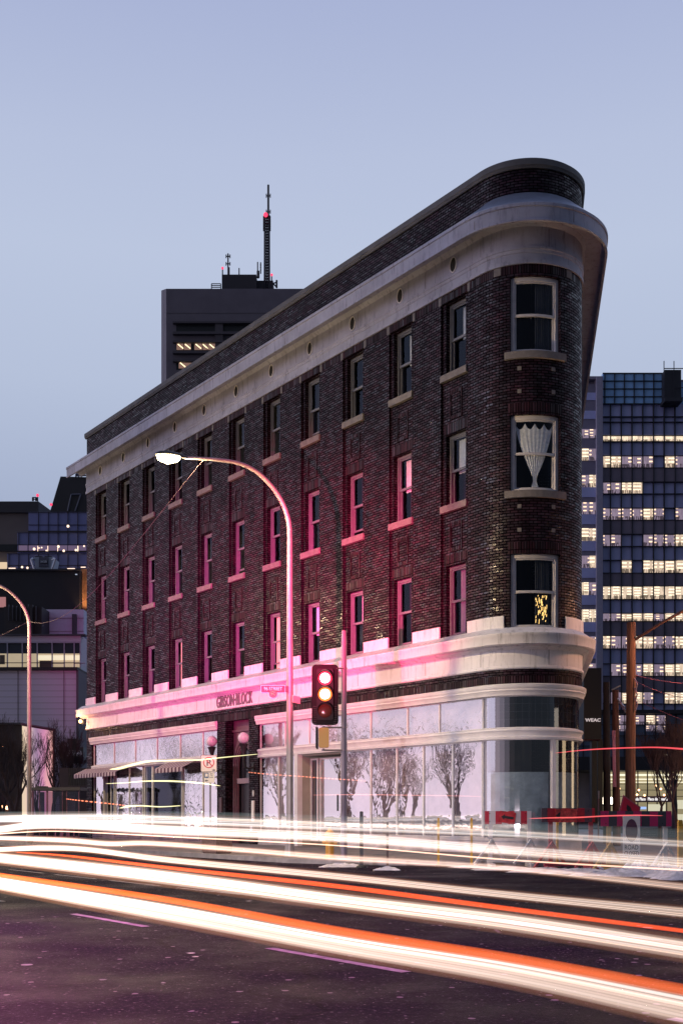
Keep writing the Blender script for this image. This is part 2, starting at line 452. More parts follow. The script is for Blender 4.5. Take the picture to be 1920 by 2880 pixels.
# parapet back and roof deck
mb = MB(); cbox(mb, UL, UR, 18.5, 19.29, -.36, -.30)
mb.face([P(u, -.3, 18.2) for u in cuts(UL, UR)])
mb.build('roof', mat('roof_felt', (.05, .05, .055), .9, var=.2), bld)
mb = MB(); sweep(mb, [(-.42, 19.28), (.05, 19.28), (.07, 19.34), (.09, 19.36), (.09, 19.52), (.03, 19.57), (-.42, 19.57)], UL-.09, UR)
mb.build('parapet_coping', COPING, bld, smooth=True)
# main cornice
mb = MB()
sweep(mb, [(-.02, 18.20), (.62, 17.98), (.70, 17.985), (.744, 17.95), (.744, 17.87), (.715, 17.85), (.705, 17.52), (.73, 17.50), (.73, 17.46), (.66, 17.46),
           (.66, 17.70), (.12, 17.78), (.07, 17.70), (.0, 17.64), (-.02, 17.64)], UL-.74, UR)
cn = mb.build('cornice', GREYTERRA, bld, smooth=True)
mb = MB()
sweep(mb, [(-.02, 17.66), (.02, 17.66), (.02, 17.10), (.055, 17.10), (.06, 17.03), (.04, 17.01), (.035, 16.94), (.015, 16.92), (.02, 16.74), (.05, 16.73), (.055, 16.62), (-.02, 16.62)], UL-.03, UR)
fr_ = mb.build('upper_frieze', GREYTERRA, bld, smooth=True)
# joints in the white bands
JD = mat('joint_dark', (.12, .10, .10), .9)
for k, u in enumerate([-24, -20.2, -16.6, -13, -9.4, -5.8, -2.4, 0.02, 2.05]):
    for c_ in ((u-.008, u+.008, 17.12, 17.6, .019, .0225), (u+.3, u+.312, 17.53, 17.84, .7, .7115), (u-.008, u+.008, 5.42, 5.84, .019, .0225)):
        mb = MB(); cbox(mb, *c_); mb.build('joint', JD, bld)
# flashing round the nose
mb = MB()
cs = cuts(-1.6, LA+1.0)
rowsT = []
for u in cs:
    k = min(1, max(0, (u+1.6)/2.2)); k2 = min(1, max(0, (LA+1.0-u)/1.6)); k = min(k, k2); k = k*k*(3-2*k)
    rowsT.append([P(u, .015, 18.19+.42*k), P(u, .03, 18.19+.40*k), P(u, .66, 18.02), P(u, .66, 17.995), P(u, .015, 18.10)])
mb.quadgrid(rowsT)
fl = mb.build('flashing', mat('zinc_flashing', (.30, .34, .44), .35, metal=.6, var=.15, vscale=3), bld)
for i in range(11):
    mb = MB()
    u = -.8+i*.52
    k = min(1, max(0, (u+1.6)/2.2)); k = k*k*(3-2*k)
    mb.sphere(P(u, .05, 18.14+.40*k), .022, 6, 4); mb.build('bolt', DARKM, bld)
# round vents
for s_ in SC:
    mb = MB(); M = MU(-s_, .02, 17.36)
    n = 20
    ring = [(.15*math.cos(2*PI*i/n), .23*math.sin(2*PI*i/n)) for i in range(n)]
    mb.prism(ring, M, .008); v = mb.build('vent', mat('vent_black', (.012, .012, .014), .8), bld)
    mb = MB()
    for i in range(n):
        a, b = ring[i], ring[(i+1) % n]
        q = [M @ Vector((a[0], a[1], 0)), M @ Vector((a[0], a[1], .03)), M @ Vector((a[0]*.86, a[1]*.9, .03)), M @ Vector((a[0]*.86, a[1]*.9, 0))]
        w_ = [M @ Vector((b[0], b[1], 0)), M @ Vector((b[0], b[1], .03)), M @ Vector((b[0]*.86, b[1]*.9, .03)), M @ Vector((b[0]*.86, b[1]*.9, 0))]
        for j in range(3): mb.face([q[j], w_[j], w_[j+1], q[j+1]])
    mb.build('vent_ring', WHITE, v)
# lower belt course + frieze
mb = MB()
sweep(mb, [(-.02, 6.46), (.07, 6.46), (.36, 6.26), (.40, 6.26), (.40, 6.19), (.385, 6.17), (.385, 5.96), (.35, 5.93), (.30, 5.935), (.20, 5.95), (.17, 5.90), (.10, 5.88), (.06, 5.84), (-.02, 5.84)], UL-.40, UR)
mb.build('belt_course', WHITE, bld, smooth=True)
mb = MB(); sweep(mb, [(-.02, 5.86), (.02, 5.86), (.02, 5.40), (.05, 5.39), (.06, 5.33), (.03, 5.30), (-.02, 5.30)], UL-.02, UR)
mb.build('lower_frieze', WHITE, bld, smooth=True)
mb = MB()
edges = [UL-.02]+[x for s_ in SC[::-1] for x in (-s_-.60, -s_+.62)]+[TIPU-TW-.17]
for i in range(0, len(edges), 2): 
    a, b = edges[i], edges[i+1]
    if b > a: mb = MB(); cbox(mb, a, b, 6.44, 6.80, -.05, .05); mb.build('base_block', WHITE, bld)
mb = MB(); cbox(mb, TIPU+TW+.17, LA+8, 6.44, 6.80, -.05, .05); mb.build('base_block', WHITE, bld)
# small square stones of the nose, brick frames in the bays
for z in (13.71, 13.07, 9.85, 9.19):
    for du in (-.48, .50): mb = MB(); cbox(mb, TIPU+du-.055, TIPU+du+.055, z-.055, z+.055, -.05, .012); mb.build('square_stone', STONE, bld)
for du in (-1.12, 1.08): mb = MB(); cbox(mb, TIPU+du-.11, TIPU+du+.11, 16.40, 16.64, -.05, .014); mb.build('square_stone', STONE, bld)
for s_ in SC:
    for zz in (16.40,):
        for du in (-.62, .64): mb = MB(); cbox(mb, -s_+du-.05, -s_+du+.05, 16.36, 16.60, -.05, .012); mb.build('corner_stone', mat('grey_stone', (.16, .15, .16), .8, var=.2), bld)
for s_ in SC:
    for zc in (13.30, 9.42):
        mb = MB(); u = -s_+.02; a, b, t = .26, .42, .05
        cbox(mb, u-a, u+a, zc+b-.10, zc+b, -.12, -.045); cbox(mb, u-a, u+a, zc-b, zc-b+.10, -.12, -.045)
        cbox(mb, u-a, u-a+t, zc-b+.10, zc+b-.10, -.12, -.045); cbox(mb, u+a-t, u+a, zc-b+.10, zc+b-.10, -.12, -.045)
        mb.build('brick_panel', SOLDIER, bld)
# ---------------------------------------------------------------- upper windows
def window(u0, u1, z0, z1, dfront, fw=.07, blind=None, open_low=0., sill=True, kind=0):
    mb = MB(); a, b = dfront-.10, dfront
    cbox(mb, u0, u0+fw, z0, z1, a, b); cbox(mb, u1-fw, u1, z0, z1, a, b)
    cbox(mb, u0+fw, u1-fw, z1-fw*1.1, z1, a, b-.002); cbox(mb, u0+fw, u1-fw, z0, z0+fw*.8, a, b-.002)
    FR = FRAME if kind else SFRAME
    f = mb.build('window', FR, bld)
    zm = (z0+z1)/2; iu0, iu1 = u0+fw, u1-fw; iz0, iz1 = z0+fw*.8, z1-fw*1.1; t = .045
    mb = MB(); c, d = dfront-.085, dfront-.035
    cbox(mb, iu0, iu0+t, zm, iz1, c, d); cbox(mb, iu1-t, iu1, zm, iz1, c, d); cbox(mb, iu0+t, iu1-t, iz1-t, iz1, c, d-.002); cbox(mb, iu0, iu1, zm-.03, zm+.04, c, d+.01)
    mb.build('upper_sash', FR, f)
    mb = MB(); lo = iz0+open_low; c2, d2 = c-.05, d-.052
    cbox(mb, iu0, iu0+t, lo, zm-.03, c2, d2); cbox(mb, iu1-t, iu1, lo, zm-.03, c2, d2); cbox(mb, iu0+t, iu1-t, lo, lo+t*1.3, c2, d2-.002)
    mb.build('lower_sash', FR, f)
    mb = MB(); cbox(mb, iu0+t, iu1-t, zm+.04, iz1-t, c+.015, c+.021); cbox(mb, iu0+t, iu1-t, lo+t*1.3, zm-.03, c2+.015, c2+.021)
    mb.build('glass', GLASS, f)
    if blind:
        mb = MB(); bz0, bz1, bu0, bu1, bm_ = blind
        cs = [bu0+(bu1-bu0)*i/24 for i in range(25)]
        rows = [[P(u, dfront-.24+.018*math.sin(i*1.6), z) for z in (bz0, bz1)] for i, u in enumerate(cs)]
        mb.quadgrid(rows)
        rows2 = [[P(u, dfront-.246+.018*math.sin(i*1.6), z) for z in (bz0, bz1)] for i, u in enumerate(cs)]
        mb.quadgrid(rows2); mb.build('curtain', bm_, f)
    if sill:
        mb = MB(); cbox(mb, u0-.14, u1+.14, z0-.20, z0-.002, -.30, .05 if kind == 0 else .09)
        mb.build('sill', STONE, f)
    return f
ORANGE = mat('orange_curtain', (.55, .22, .05), .9, emit=(1, .35, .05), estr=.10)  # faint room light put into the cloth as glow
WARMC = mat('glowing_curtain', (.7, .6, .4), .9, emit=(1, .75, .4), estr=.30)  # room light put into the cloth as its own glow
cur = {(0, 0): 'r', (0, 1): 'r', (1, 0): 'R', (1, 1): 'R', (1, 2): 'o', (2, 0): 'd', (2, 2): 'r', (2, 3): 'R', (0, 3): 'r', (2, 4): 'w', (2, 7): 'w', (0, 8): 'd', (1, 5): 'd'}
for ri, (z0, z1) in enumerate(ROWS):
    for k, s_ in enumerate(SC):
        u = -s_; c = cur.get((ri, k)); bl = None
        zm = (z0+z1)/2
        if c == 'r': bl = (zm, z1-.1, u-.1, u+HW-.06, CURTAIN)
        if c == 'R': bl = (zm-.05, z1-.1, u-.28, u+HW-.06, CURTAIN)
        if c == 'o': bl = (z0+.1, z1-.1, u+.12, u+HW-.06, ORANGE)
        if c == 'w': bl = (z0+.1, z1-.1, u-.38, u+HW-.06, WARMC)
        if c == 'd': bl = (z0+.1, z1-.1, u-.2, u+HW-.06, mat('grey_curtain', (.28, .32, .34), .9))
        window(u-HW+.002, u+HW-.002, z0+.002, z1-.002, -.22, blind=bl, open_low=.18 if (ri, k) in ((1, 2), (0, 3), (2, 4), (1, 5)) else 0., sill=ri < 2)
for ri, (z0, z1) in enumerate(tip_rows):
    f = window(TIPU-TW+.002, TIPU+TW-.002, z0+.002, z1-.002, -.10, fw=.10, sill=ri < 2, kind=1)
    if ri == 1:     # lace curtain knotted at the bottom
        mb = MB(); n = 28; rows = []
        zt = z1-.17
        for i in range(n+1):
            x = i/n*2-1
            row = []
            for j in range(13):
                t = j/12
                wd = .60*(1-(t/.87)**1.3)**.9+.03 if t < .87 else .03+.09*(t-.87)/.13
                top = zt-.16*abs(math.sin(x*PI*2.0))-.02
                z = top*(1-t)+(z0+.16)*t
                row.append(P(TIPU+x*wd, -.225+.007*math.cos(x*26)+.003*math.sin(x*61), z))
            rows.append(row)
        mb.quadgrid(rows)
        mb.build('lace_curtain', mat('lace', (.86, .88, .92), .9, var=.22, vscale=14), f, smooth=True)
    else:
        mb = MB(); rows = [[P(TIPU+.02+.5*i/24, -.28+.02*math.sin(i*1.9), z) for z in (z0+.1, z1-.12)] for i in range(25)]
        mb.quadgrid(rows); mb.build('curtain', mat('dark_drape', (.035, .04, .055), .9), f)
    if ri == 2:     # fairy lights behind the lower sash
        mb = MB(); rnd = random.Random(3)
        for i in range(46):
            u = TIPU+.03+.40*rnd.random(); z = z0+.14+.84*rnd.random()**.9
            h = rnd.uniform(.03, .13)
            mb.tube([P(u, -.255, z), P(u+.01, -.255, min(z+h, z0+.98))], .008, 4)
        mb.build('fairy_lights', emis('fairy', (1, .60, .18), 2.2), f)
# ---------------------------------------------------------------- shopfronts
CREAM = mat('shopfront_paint', (.70, .68, .70), .5, var=.10, vscale=2.5)
def crown(u0, u1):
    mb = MB(); sweep(mb, [(-.05, 4.885), (.10, 4.885), (.13, 4.86), (.13, 4.78), (.10, 4.74), (.11, 4.70), (.07, 4.66), (.05, 4.56), (-.05, 4.56)], u0, u1)
    return mb.build('shopfront_cornice', CREAM, bld, smooth=True)
crown(-26.95, -14.96); crown(-12.02, LA+5)
def rail(u0, u1, z0, z1, name='transom_rail'):
    mb = MB(); sweep(mb, [(-.18, z1), (-.02, z1), (.04, z1-.03), (.05, z1-.08), (.01, z1-.12), (.0, z0+.09), (.04, z0+.06), (.03, z0), (-.18, z0)], u0, u1)
    return mb.build(name, CREAM, bld, smooth=True)
rail(-11.965, LA+5, 3.34, 3.66)
rail(-26.855, -14.995, 3.38, 3.56)
def pane(u0, u1, z0, z1, d, g, backing=None, fr=.03, name='shop_pane', bd=.18):
    mb = MB(); a, b = d-.03, d+.03
    cbox(mb, u0, u0+fr, z0, z1, a, b); cbox(mb, u1-fr, u1, z0, z1, a, b); cbox(mb, u0+fr, u1-fr, z1-fr, z1, a, b-.003); cbox(mb, u0+fr, u1-fr, z0, z0+fr, a, b-.003)
    f = mb.build(name, CREAM, bld)
    mb = MB(); cbox(mb, u0+fr, u1-fr, z0+fr, z1-fr, d-.004, d+.004); mb.build('glass', g, f)
    if backing:
        mb = MB(); cbox(mb, u0+.01, u1-.01, z0+.01, z1-.01, d-bd-.03, d-bd); mb.build('window_backing', backing, f)
    return f
PAPER2 = mat('pale_blind', (.66, .60, .64), .85, var=.45, vscale=1.1)  # strong blotches put in for the uneven reflections of the panes
PAPER3 = mat('dusty_backing', (.46, .42, .46), .85, var=.35, vscale=2.5)
# street side, right of the entrance
cutsR = [-11.965, -8.77, -6.83, -5.27, -3.93, -2.64, -1.31, 0.]
tr = [-11.965, -10.3, -8.77, -6.83, -5.27, -3.4, -1.9, -.02]
for i in range(len(tr)-1):
    pane(tr[i], tr[i+1], 3.66, 4.56, -.12, WAVYGLASS if i > 2 else SHOPGLASS, PAPER if i < 3 else PAPER2, fr=.025, name='transom_pane')
for a, b in ((-11.965, -10.73), (-10.73, -9.52)):
    pane(a, b, .55, 3.34, -.12, SHOPGLASS, PAPER)
for i, (a, b) in enumerate(((-6.83, -5.27), (-5.27, -3.93), (-3.93, -2.64), (-2.64, -1.31), (-1.31, -.03))):
    pane(a, b, .55, 3.34, -.12, SHOPGLASS, PAPER2 if i < 3 else PAPER3, fr=.035)
# recessed shop entrance
mb = MB(); cbox(mb, -9.52, -9.32, .1, 3.34, -.18, .03); mb.build('white_post', CREAM, bld)
mb = MB(); cbox(mb, -9.32, -6.84, .1, .12, -1.3, -.15); mb.build('entrance_step', mat('concrete_dark', (.2, .19, .19), .85, var=.2), bld)
mb = MB(); cbox(mb, -9.37, -9.33, .12, 3.34, -1.0, -.18); cbox(mb, -6.85, -6.81, .12, 3.34, -1.0, -.18); cbox(mb, -9.33, -6.85, .12, 3.34, -1.0, -.95); cbox(mb, -9.33, -6.85, 3.28, 3.335, -.95, -.18); mb.build('entrance_lining', mat('putty_lining', (.36, .34, .30), .8, var=.15, vscale=1), bld)
pane(-9.25, -8.80, .3, 3.2, -.5, GLASS, mat('blue_dark', (.05, .07, .11), .5), name='side_light', fr=.06)
pane(-8.74, -7.45, .3, 3.2, -.55, SHOPGLASS, mat('putty_board', (.42, .41, .36), .8, var=.15, vscale=1), name='shop_pane', fr=.05)
f = pane(-7.40, -6.90, .15, 3.2, -.5, SHOPGLASS, mat('cream_board', (.50, .47, .36), .8), name='shop_door', fr=.07)
mb = MB(); mb.tube([P(-7.02, -.36, 1.25), P(-7.02, -.36, 1.95)], .03, 8); mb.build('handle', DARKM, f)
# nose glazing: curved glass, frosted film below
DG = glass_mat('nose_glass', .14, (.75, .80, .84), .03)
for (a, b) in ((.03, 2.18), (2.30, LA+1.2)):
    pane(a, b, .55, 3.34, -.10, DG, None, fr=.02, name='curved_pane')
    mb = MB(); cbox(mb, a+.03, b-.03, .60, 2.42, -.20, -.185)
    mb.build('frosted_screen', mat('grey_screen', (.55, .58, .58), .6, var=.3, vscale=3), bld)
mb = MB(); cbox(mb, 2.18, 2.30, .55, 3.34, -.14, -.02); mb.build('white_mullion', CREAM, bld)
pane(.03, LA+1.2, 3.66, 4.56, -.10, DG, None, fr=.02, name='curved_transom')
mb = MB()
for i in range(20):
    u = .1+i*.2
    cbox(mb, u, u+.008, 3.68, 4.54, -.16, -.15)
for z in (3.9, 4.12, 4.34): cbox(mb, .05, LA, z, z+.008, -.16, -.152)
mb.build('leaded_grid', mat('lead', (.10, .085, .10), .5), bld)
# bulkheads below the glass
BULK = mat('bulkhead_paint', (.48, .43, .46), .65, var=.25, vscale=1.8)
mb = MB(); cbox(mb, -11.965, -9.52, .1, .55, -.2, .0); cbox(mb, -6.83, LA+5, .1, .55, -.2, .0); cbox(mb, -11.965, -9.52, .48, .57, -.2, .035); cbox(mb, -6.83, LA+5, .48, .57, -.2, .035)
mb.build('bulkhead', BULK, bld)
PB = mat('purple_panel', (.30, .20, .27), .6, var=.2)
mb = MB()
cbox(mb, -26.855, -15, .1, .62, -.2, -.03); cbox(mb, -26.855, -15, .56, .64, -.2, .03)
for a, b in ((-26.8, -25.8), (-24.4, -22.9), (-22.8, -21.7), (-20.6, -18.6), (-17.9, -16.4), (-16.2, -15.1)):
    cbox(mb, a, b, .2, .25, -.06, .0); cbox(mb, a, b, .45, .5, -.06, .0); cbox(mb, a, a+.05, .25, .45, -.06, .0); cbox(mb, b-.05, b, .25, .45, -.06, .0)
mb.build('panelled_bulkhead', PB, bld)
# street side, left shop
lt = [-26.85, -24.6, -22.4, -20.3, -18.2, -16.3, -15.0]
for i in range(len(lt)-1):
    pane(lt[i], lt[i+1], 3.56, 4.56, -.12, WAVYGLASS, PAPER2 if i < 5 else PAPER, fr=.03, name='transom_pane')
spec = [(-26.85, -25.74, SHOPGLASS, PAPER3), (-25.0, -24.6, GLASS, None), (-24.45, -23.02, WAVYGLASS, PAPER3), (-23.02, -21.66, WAVYGLASS, PAPER3),
        (-21.5, -20.75, GLASS, None), (-20.7, -18.05, GLASS, None), (-17.95, -16.29, WAVYGLASS, PAPER3), (-16.29, -15.0, SHOPGLASS, PAPER2)]
for a, b, g, bk in spec: pane(a, b, .64, 3.38, -.12, g, bk, fr=.05)
mb = MB(); cbox(mb, -25.72, -25.02, .64, 3.38, -.9, -.86); mb.build('shop_door', mat('maroon_door', (.07, .03, .05), .5), bld)
# awnings with scalloped valances
def stripe_mat(name, c1, c2, n):
    m = bpy.data.materials.new(name); m.use_nodes = True; nt = m.node_tree; p = nt.nodes['Principled BSDF']
    tc = nt.nodes.new('ShaderNodeTexCoord'); s = nt.nodes.new('ShaderNodeSeparateXYZ'); nt.links.new(tc.outputs['UV'], s.inputs[0])
    fr = math_n(nt, 'FRACT', math_n(nt, 'MULTIPLY', s.outputs[0], n)); st = math_n(nt, 'GREATER_THAN', fr, .5)
    mx = nt.nodes.new('ShaderNodeMix'); mx.data_type = 'RGBA'; nt.links.new(st, mx.inputs[0])
    mx.inputs[6].default_value = tuple(c1)+(1,); mx.inputs[7].default_value = tuple(c2)+(1,)
    nt.links.new(mx.outputs[2], p.inputs['Base Color']); p.inputs['Roughness'].default_value = .8
    return m
AWN = stripe_mat('awning_stripes', (.55, .45, .50), (.12, .05, .09), 3.2)
for (a, b) in ((-27.55, -22.9), (-19.1, -16.6)):
    mb = MB(); n = int((b-a)*12.8)
    for i in range(n):
        u0 = a+(b-a)*i/n; u1 = a+(b-a)*(i+1)/n
        uv = [(u0, 0), (u1, 0), (u1, 1), (u0, 1)]
        mb.face([P(u0, .02, 3.42), P(u1, .02, 3.42), P(u1, .62, 3.14), P(u0, .62, 3.14)], uv)
        mb.face([P(u0, .02, 3.40), P(u1, .02, 3.40), P(u1, .61, 3.12), P(u0, .61, 3.12)], uv)
        um = (u0+u1)/2
        for dd in (.62, .61):
            mb.face([P(u0, dd, 3.14), P(u1, dd, 3.14), P(u1, dd, 2.99), P(um, dd, 2.94), P(u0, dd, 2.99)], [(u0, 0), (u1, 0), (u1, 1), (um, 1), (u0, 1)])
    mb.build('awning', AWN, bld)
# main entrance: deep brick recess, arched timber door, globe lamps
WOOD = mat('plum_timber', (.13, .06, .09), .45, var=.3, vscale=3, spec=.6)
mb = MB()
a, b = -14.35, -12.61
cbox(mb, a-.05, a, .1, 4.86, -.6, -.35); cbox(mb, b, b+.05, .1, 4.86, -.6, -.35); cbox(mb, a, b, 4.86, 4.92, -.6, -.35)
mb.build('entrance_reveal', BRICK, bld)
mb = MB(); n = 20; cxu = (a+b)/2; hw = (b-a)/2-.12; zc = 3.05; out_ = []; 
for j, (r1, r2, dd) in enumerate(((1.0, .86, .10), (.86, .76, .06), (.76, .68, .02))):
    for i in range(n):
        t0, t1 = PI*i/n, PI*(i+1)/n
        q = []
        for (t, rr) in ((t0, r1), (t1, r1), (t1, r2), (t0, r2)):
            q.append((cxu+hw*rr*math.cos(t), zc+1.15*rr*math.sin(t)))
        f0 = [P(x, -.36+dd, z) for x, z in q]; f1 = [P(x, -.42, z) for x, z in q]
        mb.face(f0); mb.face([f0[2], f0[3], f1[3], f1[2]]); mb.face([f0[0], f0[1], f1[1], f1[0]])
    for sgn in (-1, 1):
        x0, x1 = sorted((cxu+sgn*hw*r1, cxu+sgn*hw*r2)); cbox(mb, x0, x1, .1, zc, -.42, -.36+dd)
mb.build('door_arch', WOOD, bld, smooth=True)
mb = MB(); pts = [(cxu+hw*math.cos(PI*i/n), zc+1.15*math.sin(PI*i/n)) for i in range(n+1)]
# spandrel above arch
for i in range(n):
    (x0, z0), (x1, z1) = pts[i], pts[i+1]
    mb.face([P(x0, -.38, z0), P(x1, -.38, z1), P(x1, -.38, 4.86), P(x0, -.38, 4.86)])
cbox(mb, a, a+.12, .1, 4.86, -.42, -.38); cbox(mb, b-.12, b, .1, 4.86, -.42, -.38)
cbox(mb, a, b, 4.42, 4.50, -.38, -.31)
mb.build('door_panelling', WOOD, bld)
mb = MB(); cbox(mb, cxu-hw*.68, cxu+hw*.68, 2.42, 2.62, -.46, -.31); mb.build('door_transom_bar', mat('bar_wood', (.30, .20, .26), .5), bld)
mb = MB(); cbox(mb, cxu-.45, cxu+.5, .12, 2.42, -.51, -.46); d = mb.build('entrance_door', mat('black_door', (.025, .02, .03), .25), bld)
mb = MB(); cbox(mb, cxu-.5, cxu+.5, 2.62, 4.1, -.52, -.48); mb.build('fanlight', mat('dark_pane', (.02, .02, .03), .1), bld)
mb = MB(); cbox(mb, -12.36, -12.20, .98, 1.75, .0, .05); mb.build('notice_board', mat('notice_white', (.8, .78, .76), .5), bld)
mb = MB(); mb.prism([(.05*math.cos(i*PI/6), .12*math.sin(i*PI/6)) for i in range(12)], MU(-12.28, 0, 2.02), .03); mb.build('door_number_plaque', mat('plaque', (.6, .6, .62), .4), bld)
mb = MB(); cbox(mb, -12.38, -12.22, .62, .8, .0, .10); mb.build('intercom', mat('steel', (.55, .55, .58), .3, metal=.8), bld)
mb = MB(); cbox(mb, -14.78, -14.58, 1.3, 1.9, .0, .04); cbox(mb, -14.78, -14.6, .75, 1.1, .0, .03); mb.build('meter_box', mat('dim_box', (.10, .06, .08), .6), bld)
for u in (-14.66, -12.30):
    p = P(u, .42, 4.07)
    mb = MB(); mb.tube([P(u, 0, 3.0), P(u, .18, 2.92), P(u, .36, 3.0), P(u, .42, 3.25), P(u, .42, 3.45)], [.035, .04, .04, .045, .05], 8)
    mb.lathe((p.x, p.y, 3.40), [(.05, 0), (.06, .1), (.11, .30), (.15, .40), (.19, .42), (.12, .46)], 14)
    mb.box(-.07, .07, -.15, .15, -.02, .03, MU(u, 0, 3.0))
    g = mb.build('globe_lamp', DARKM, bld, smooth=True)
    mb = MB(); mb.sphere(p, .212, 20, 12); mb.build('globe', mat('opal_globe', (.62, .60, .66), .35, spec=.6), g, smooth=True)
# raised name on the frieze
LET = mat('letter_metal', (.16, .12, .15), .5)
t = text_mesh('raised_letters', 'GIBSON\u00b7BLOCK', LET, bld, MU(-13.62, .03, 5.61), width=2.65, height=.46, extrude=.028, offset=.012, space=1.05)
# warm corner lamp at the far end
mb = MB(); q = P(UL+.15, .22, 5.72); mb.box(-.05, .05, -.2, 0, -.04, .04, MU(UL+.15, .22, 5.75)); cl = mb.build('corner_lamp', DARKM, bld)
mb = MB(); mb.sphere(P(UL-.05, .30, 5.70), .085, 10, 7); mb.build('bulb', emis('warm_bulb', (1, .55, .22), 9), cl)
lamp('POINT', P(UL-.05, .75, 5.6), 60, (1, .5, .2), .08)
# floor inside so the hollow shell reads dark
mb = MB(); mb.face([P(u, -.36, .11) for u in cuts(UL, UR)]); mb.face([P(u, -.36, 4.95) for u in cuts(UL, UR)]); mb.build('floor_slab', VOID, bld)
mb = MB(); 
for zz0, zz1 in ((.12, 4.9), (5.0, 18.1)):
    cbox(mb, UL+.4, UR-.4, zz0, zz1, -2.6, -2.55) if False else None
cs = cuts(UL+.3, UR-.3)
mb.quadgrid([[P(u, -1.45, .12), P(u, -1.45, 18.1)] for u in cs]); mb.build('inner_wall', VOID, bld)
adopt(bld)
# ================================================================== GROUND, ROAD, SIDEWALK
def asphalt():
    m = bpy.data.materials.new('asphalt'); m.use_nodes = True; nt = m.node_tree; p = nt.nodes['Principled BSDF']
    tc = nt.nodes.new('ShaderNodeTexCoord')
    a = N(nt, 'ShaderNodeTexNoise', Scale=22.0, Detail=6.0, Roughness=.9); b = N(nt, 'ShaderNodeTexNoise', Scale=.55, Detail=6.0, Roughness=.6)
    v = N(nt, 'ShaderNodeTexVoronoi', Scale=160.0)
    for x in (a, b, v): nt.links.new(tc.outputs['Object'], x.inputs['Vector'])
    r1 = ramp(nt, [(.3, (.002, .0015, .005)), (.50, (.006, .004, .013)), (.585, (.026, .018, .038)), (.63, (.20, .16, .20)), (.70, (.5, .42, .5))]); nt.links.new(a.outputs['Fac'], r1.inputs[0])  # bright end of the ramp puts glints into the road colour
    r2 = ramp(nt, [(.3, (.6,)*3), (.7, (1.3,)*3)]); nt.links.new(b.outputs['Fac'], r2.inputs[0])
    mx = nt.nodes.new('ShaderNodeMix'); mx.data_type = 'RGBA'; mx.blend_type = 'MULTIPLY'; mx.inputs[0].default_value = 1
    nt.links.new(r1.outputs[0], mx.inputs[6]); nt.links.new(r2.outputs[0], mx.inputs[7])
    for sc_, th, cc in ((34., .965, (.20, .16, .20)), (13., .975, (.30, .25, .30))):  # pale cells, more glints painted into the asphalt
        vg = N(nt, 'ShaderNodeTexVoronoi', Scale=sc_); nt.links.new(tc.outputs['Object'], vg.inputs['Vector'])
        sg = nt.nodes.new('ShaderNodeSeparateColor'); nt.links.new(vg.outputs['Color'], sg.inputs[0])
        gf = math_n(nt, 'MULTIPLY', math_n(nt, 'GREATER_THAN', sg.outputs[0], th), math_n(nt, 'LESS_THAN', vg.outputs['Distance'], .33))
        mg = nt.nodes.new('ShaderNodeMix'); mg.data_type = 'RGBA'; nt.links.new(gf, mg.inputs[0]); nt.links.new(mx.outputs[2], mg.inputs[6]); mg.inputs[7].default_value = tuple(cc)+(1,)
        mx = mg
    # cracks
    c = N(nt, 'ShaderNodeTexVoronoi', Scale=.32, feature='DISTANCE_TO_EDGE'); 
    wn = N(nt, 'ShaderNodeTexNoise', Scale=1.2, Detail=4.0); nt.links.new(tc.outputs['Object'], wn.inputs['Vector'])
    vm = nt.nodes.new('ShaderNodeVectorMath'); vm.operation = 'ADD'; nt.links.new(tc.outputs['Object'], vm.inputs[0]); nt.links.new(wn.outputs['Color'], vm.inputs[1])
    nt.links.new(vm.outputs[0], c.inputs['Vector'])
    cr = ramp(nt, [(0, (.35,)*3), (.006, (.5,)*3), (.012, (1,)*3)]); nt.links.new(c.outputs['Distance'], cr.inputs[0])
    m2 = nt.nodes.new('ShaderNodeMix'); m2.data_type = 'RGBA'; m2.blend_type = 'MULTIPLY'; m2.inputs[0].default_value = 1
    nt.links.new(mx.outputs[2], m2.inputs[6]); nt.links.new(cr.outputs[0], m2.inputs[7]); nt.links.new(m2.outputs[2], p.inputs['Base Color'])
    rr = ramp(nt, [(.35, (.34,)*3), (.65, (.75,)*3)]); nt.links.new(b.outputs['Fac'], rr.inputs[0]); nt.links.new(rr.outputs[0], p.inputs['Roughness'])
    p.inputs['Specular IOR Level'].default_value = .03
    bp = N(nt, 'ShaderNodeBump', Strength=1.0, Distance=.008); nt.links.new(v.outputs['Distance'], bp.inputs['Height']); nt.links.new(bp.outputs[0], p.inputs['Normal'])
    return m
ASPH = asphalt()
CONC = mat('sidewalk_concrete', (.19, .175, .185), .85, var=.3, vscale=1.4, bump=.3, bscale=30)
mb = MB(); mb.face([(-900, -60, -.02), (900, -60, -.02), (900, 2200, -.02), (-900, 2200, -.02)])
tag(mb.build('ground', mat('frozen_ground', (.06, .055, .06), .95, var=.3, vscale=.2)), None, None, kind='structure')
mb = MB(); mb.face([(-95, -20, 0), (50, -20, 0), (50, 110, 0), (-95, 110, 0)])
tag(mb.build('road', ASPH), None, None, kind='structure')
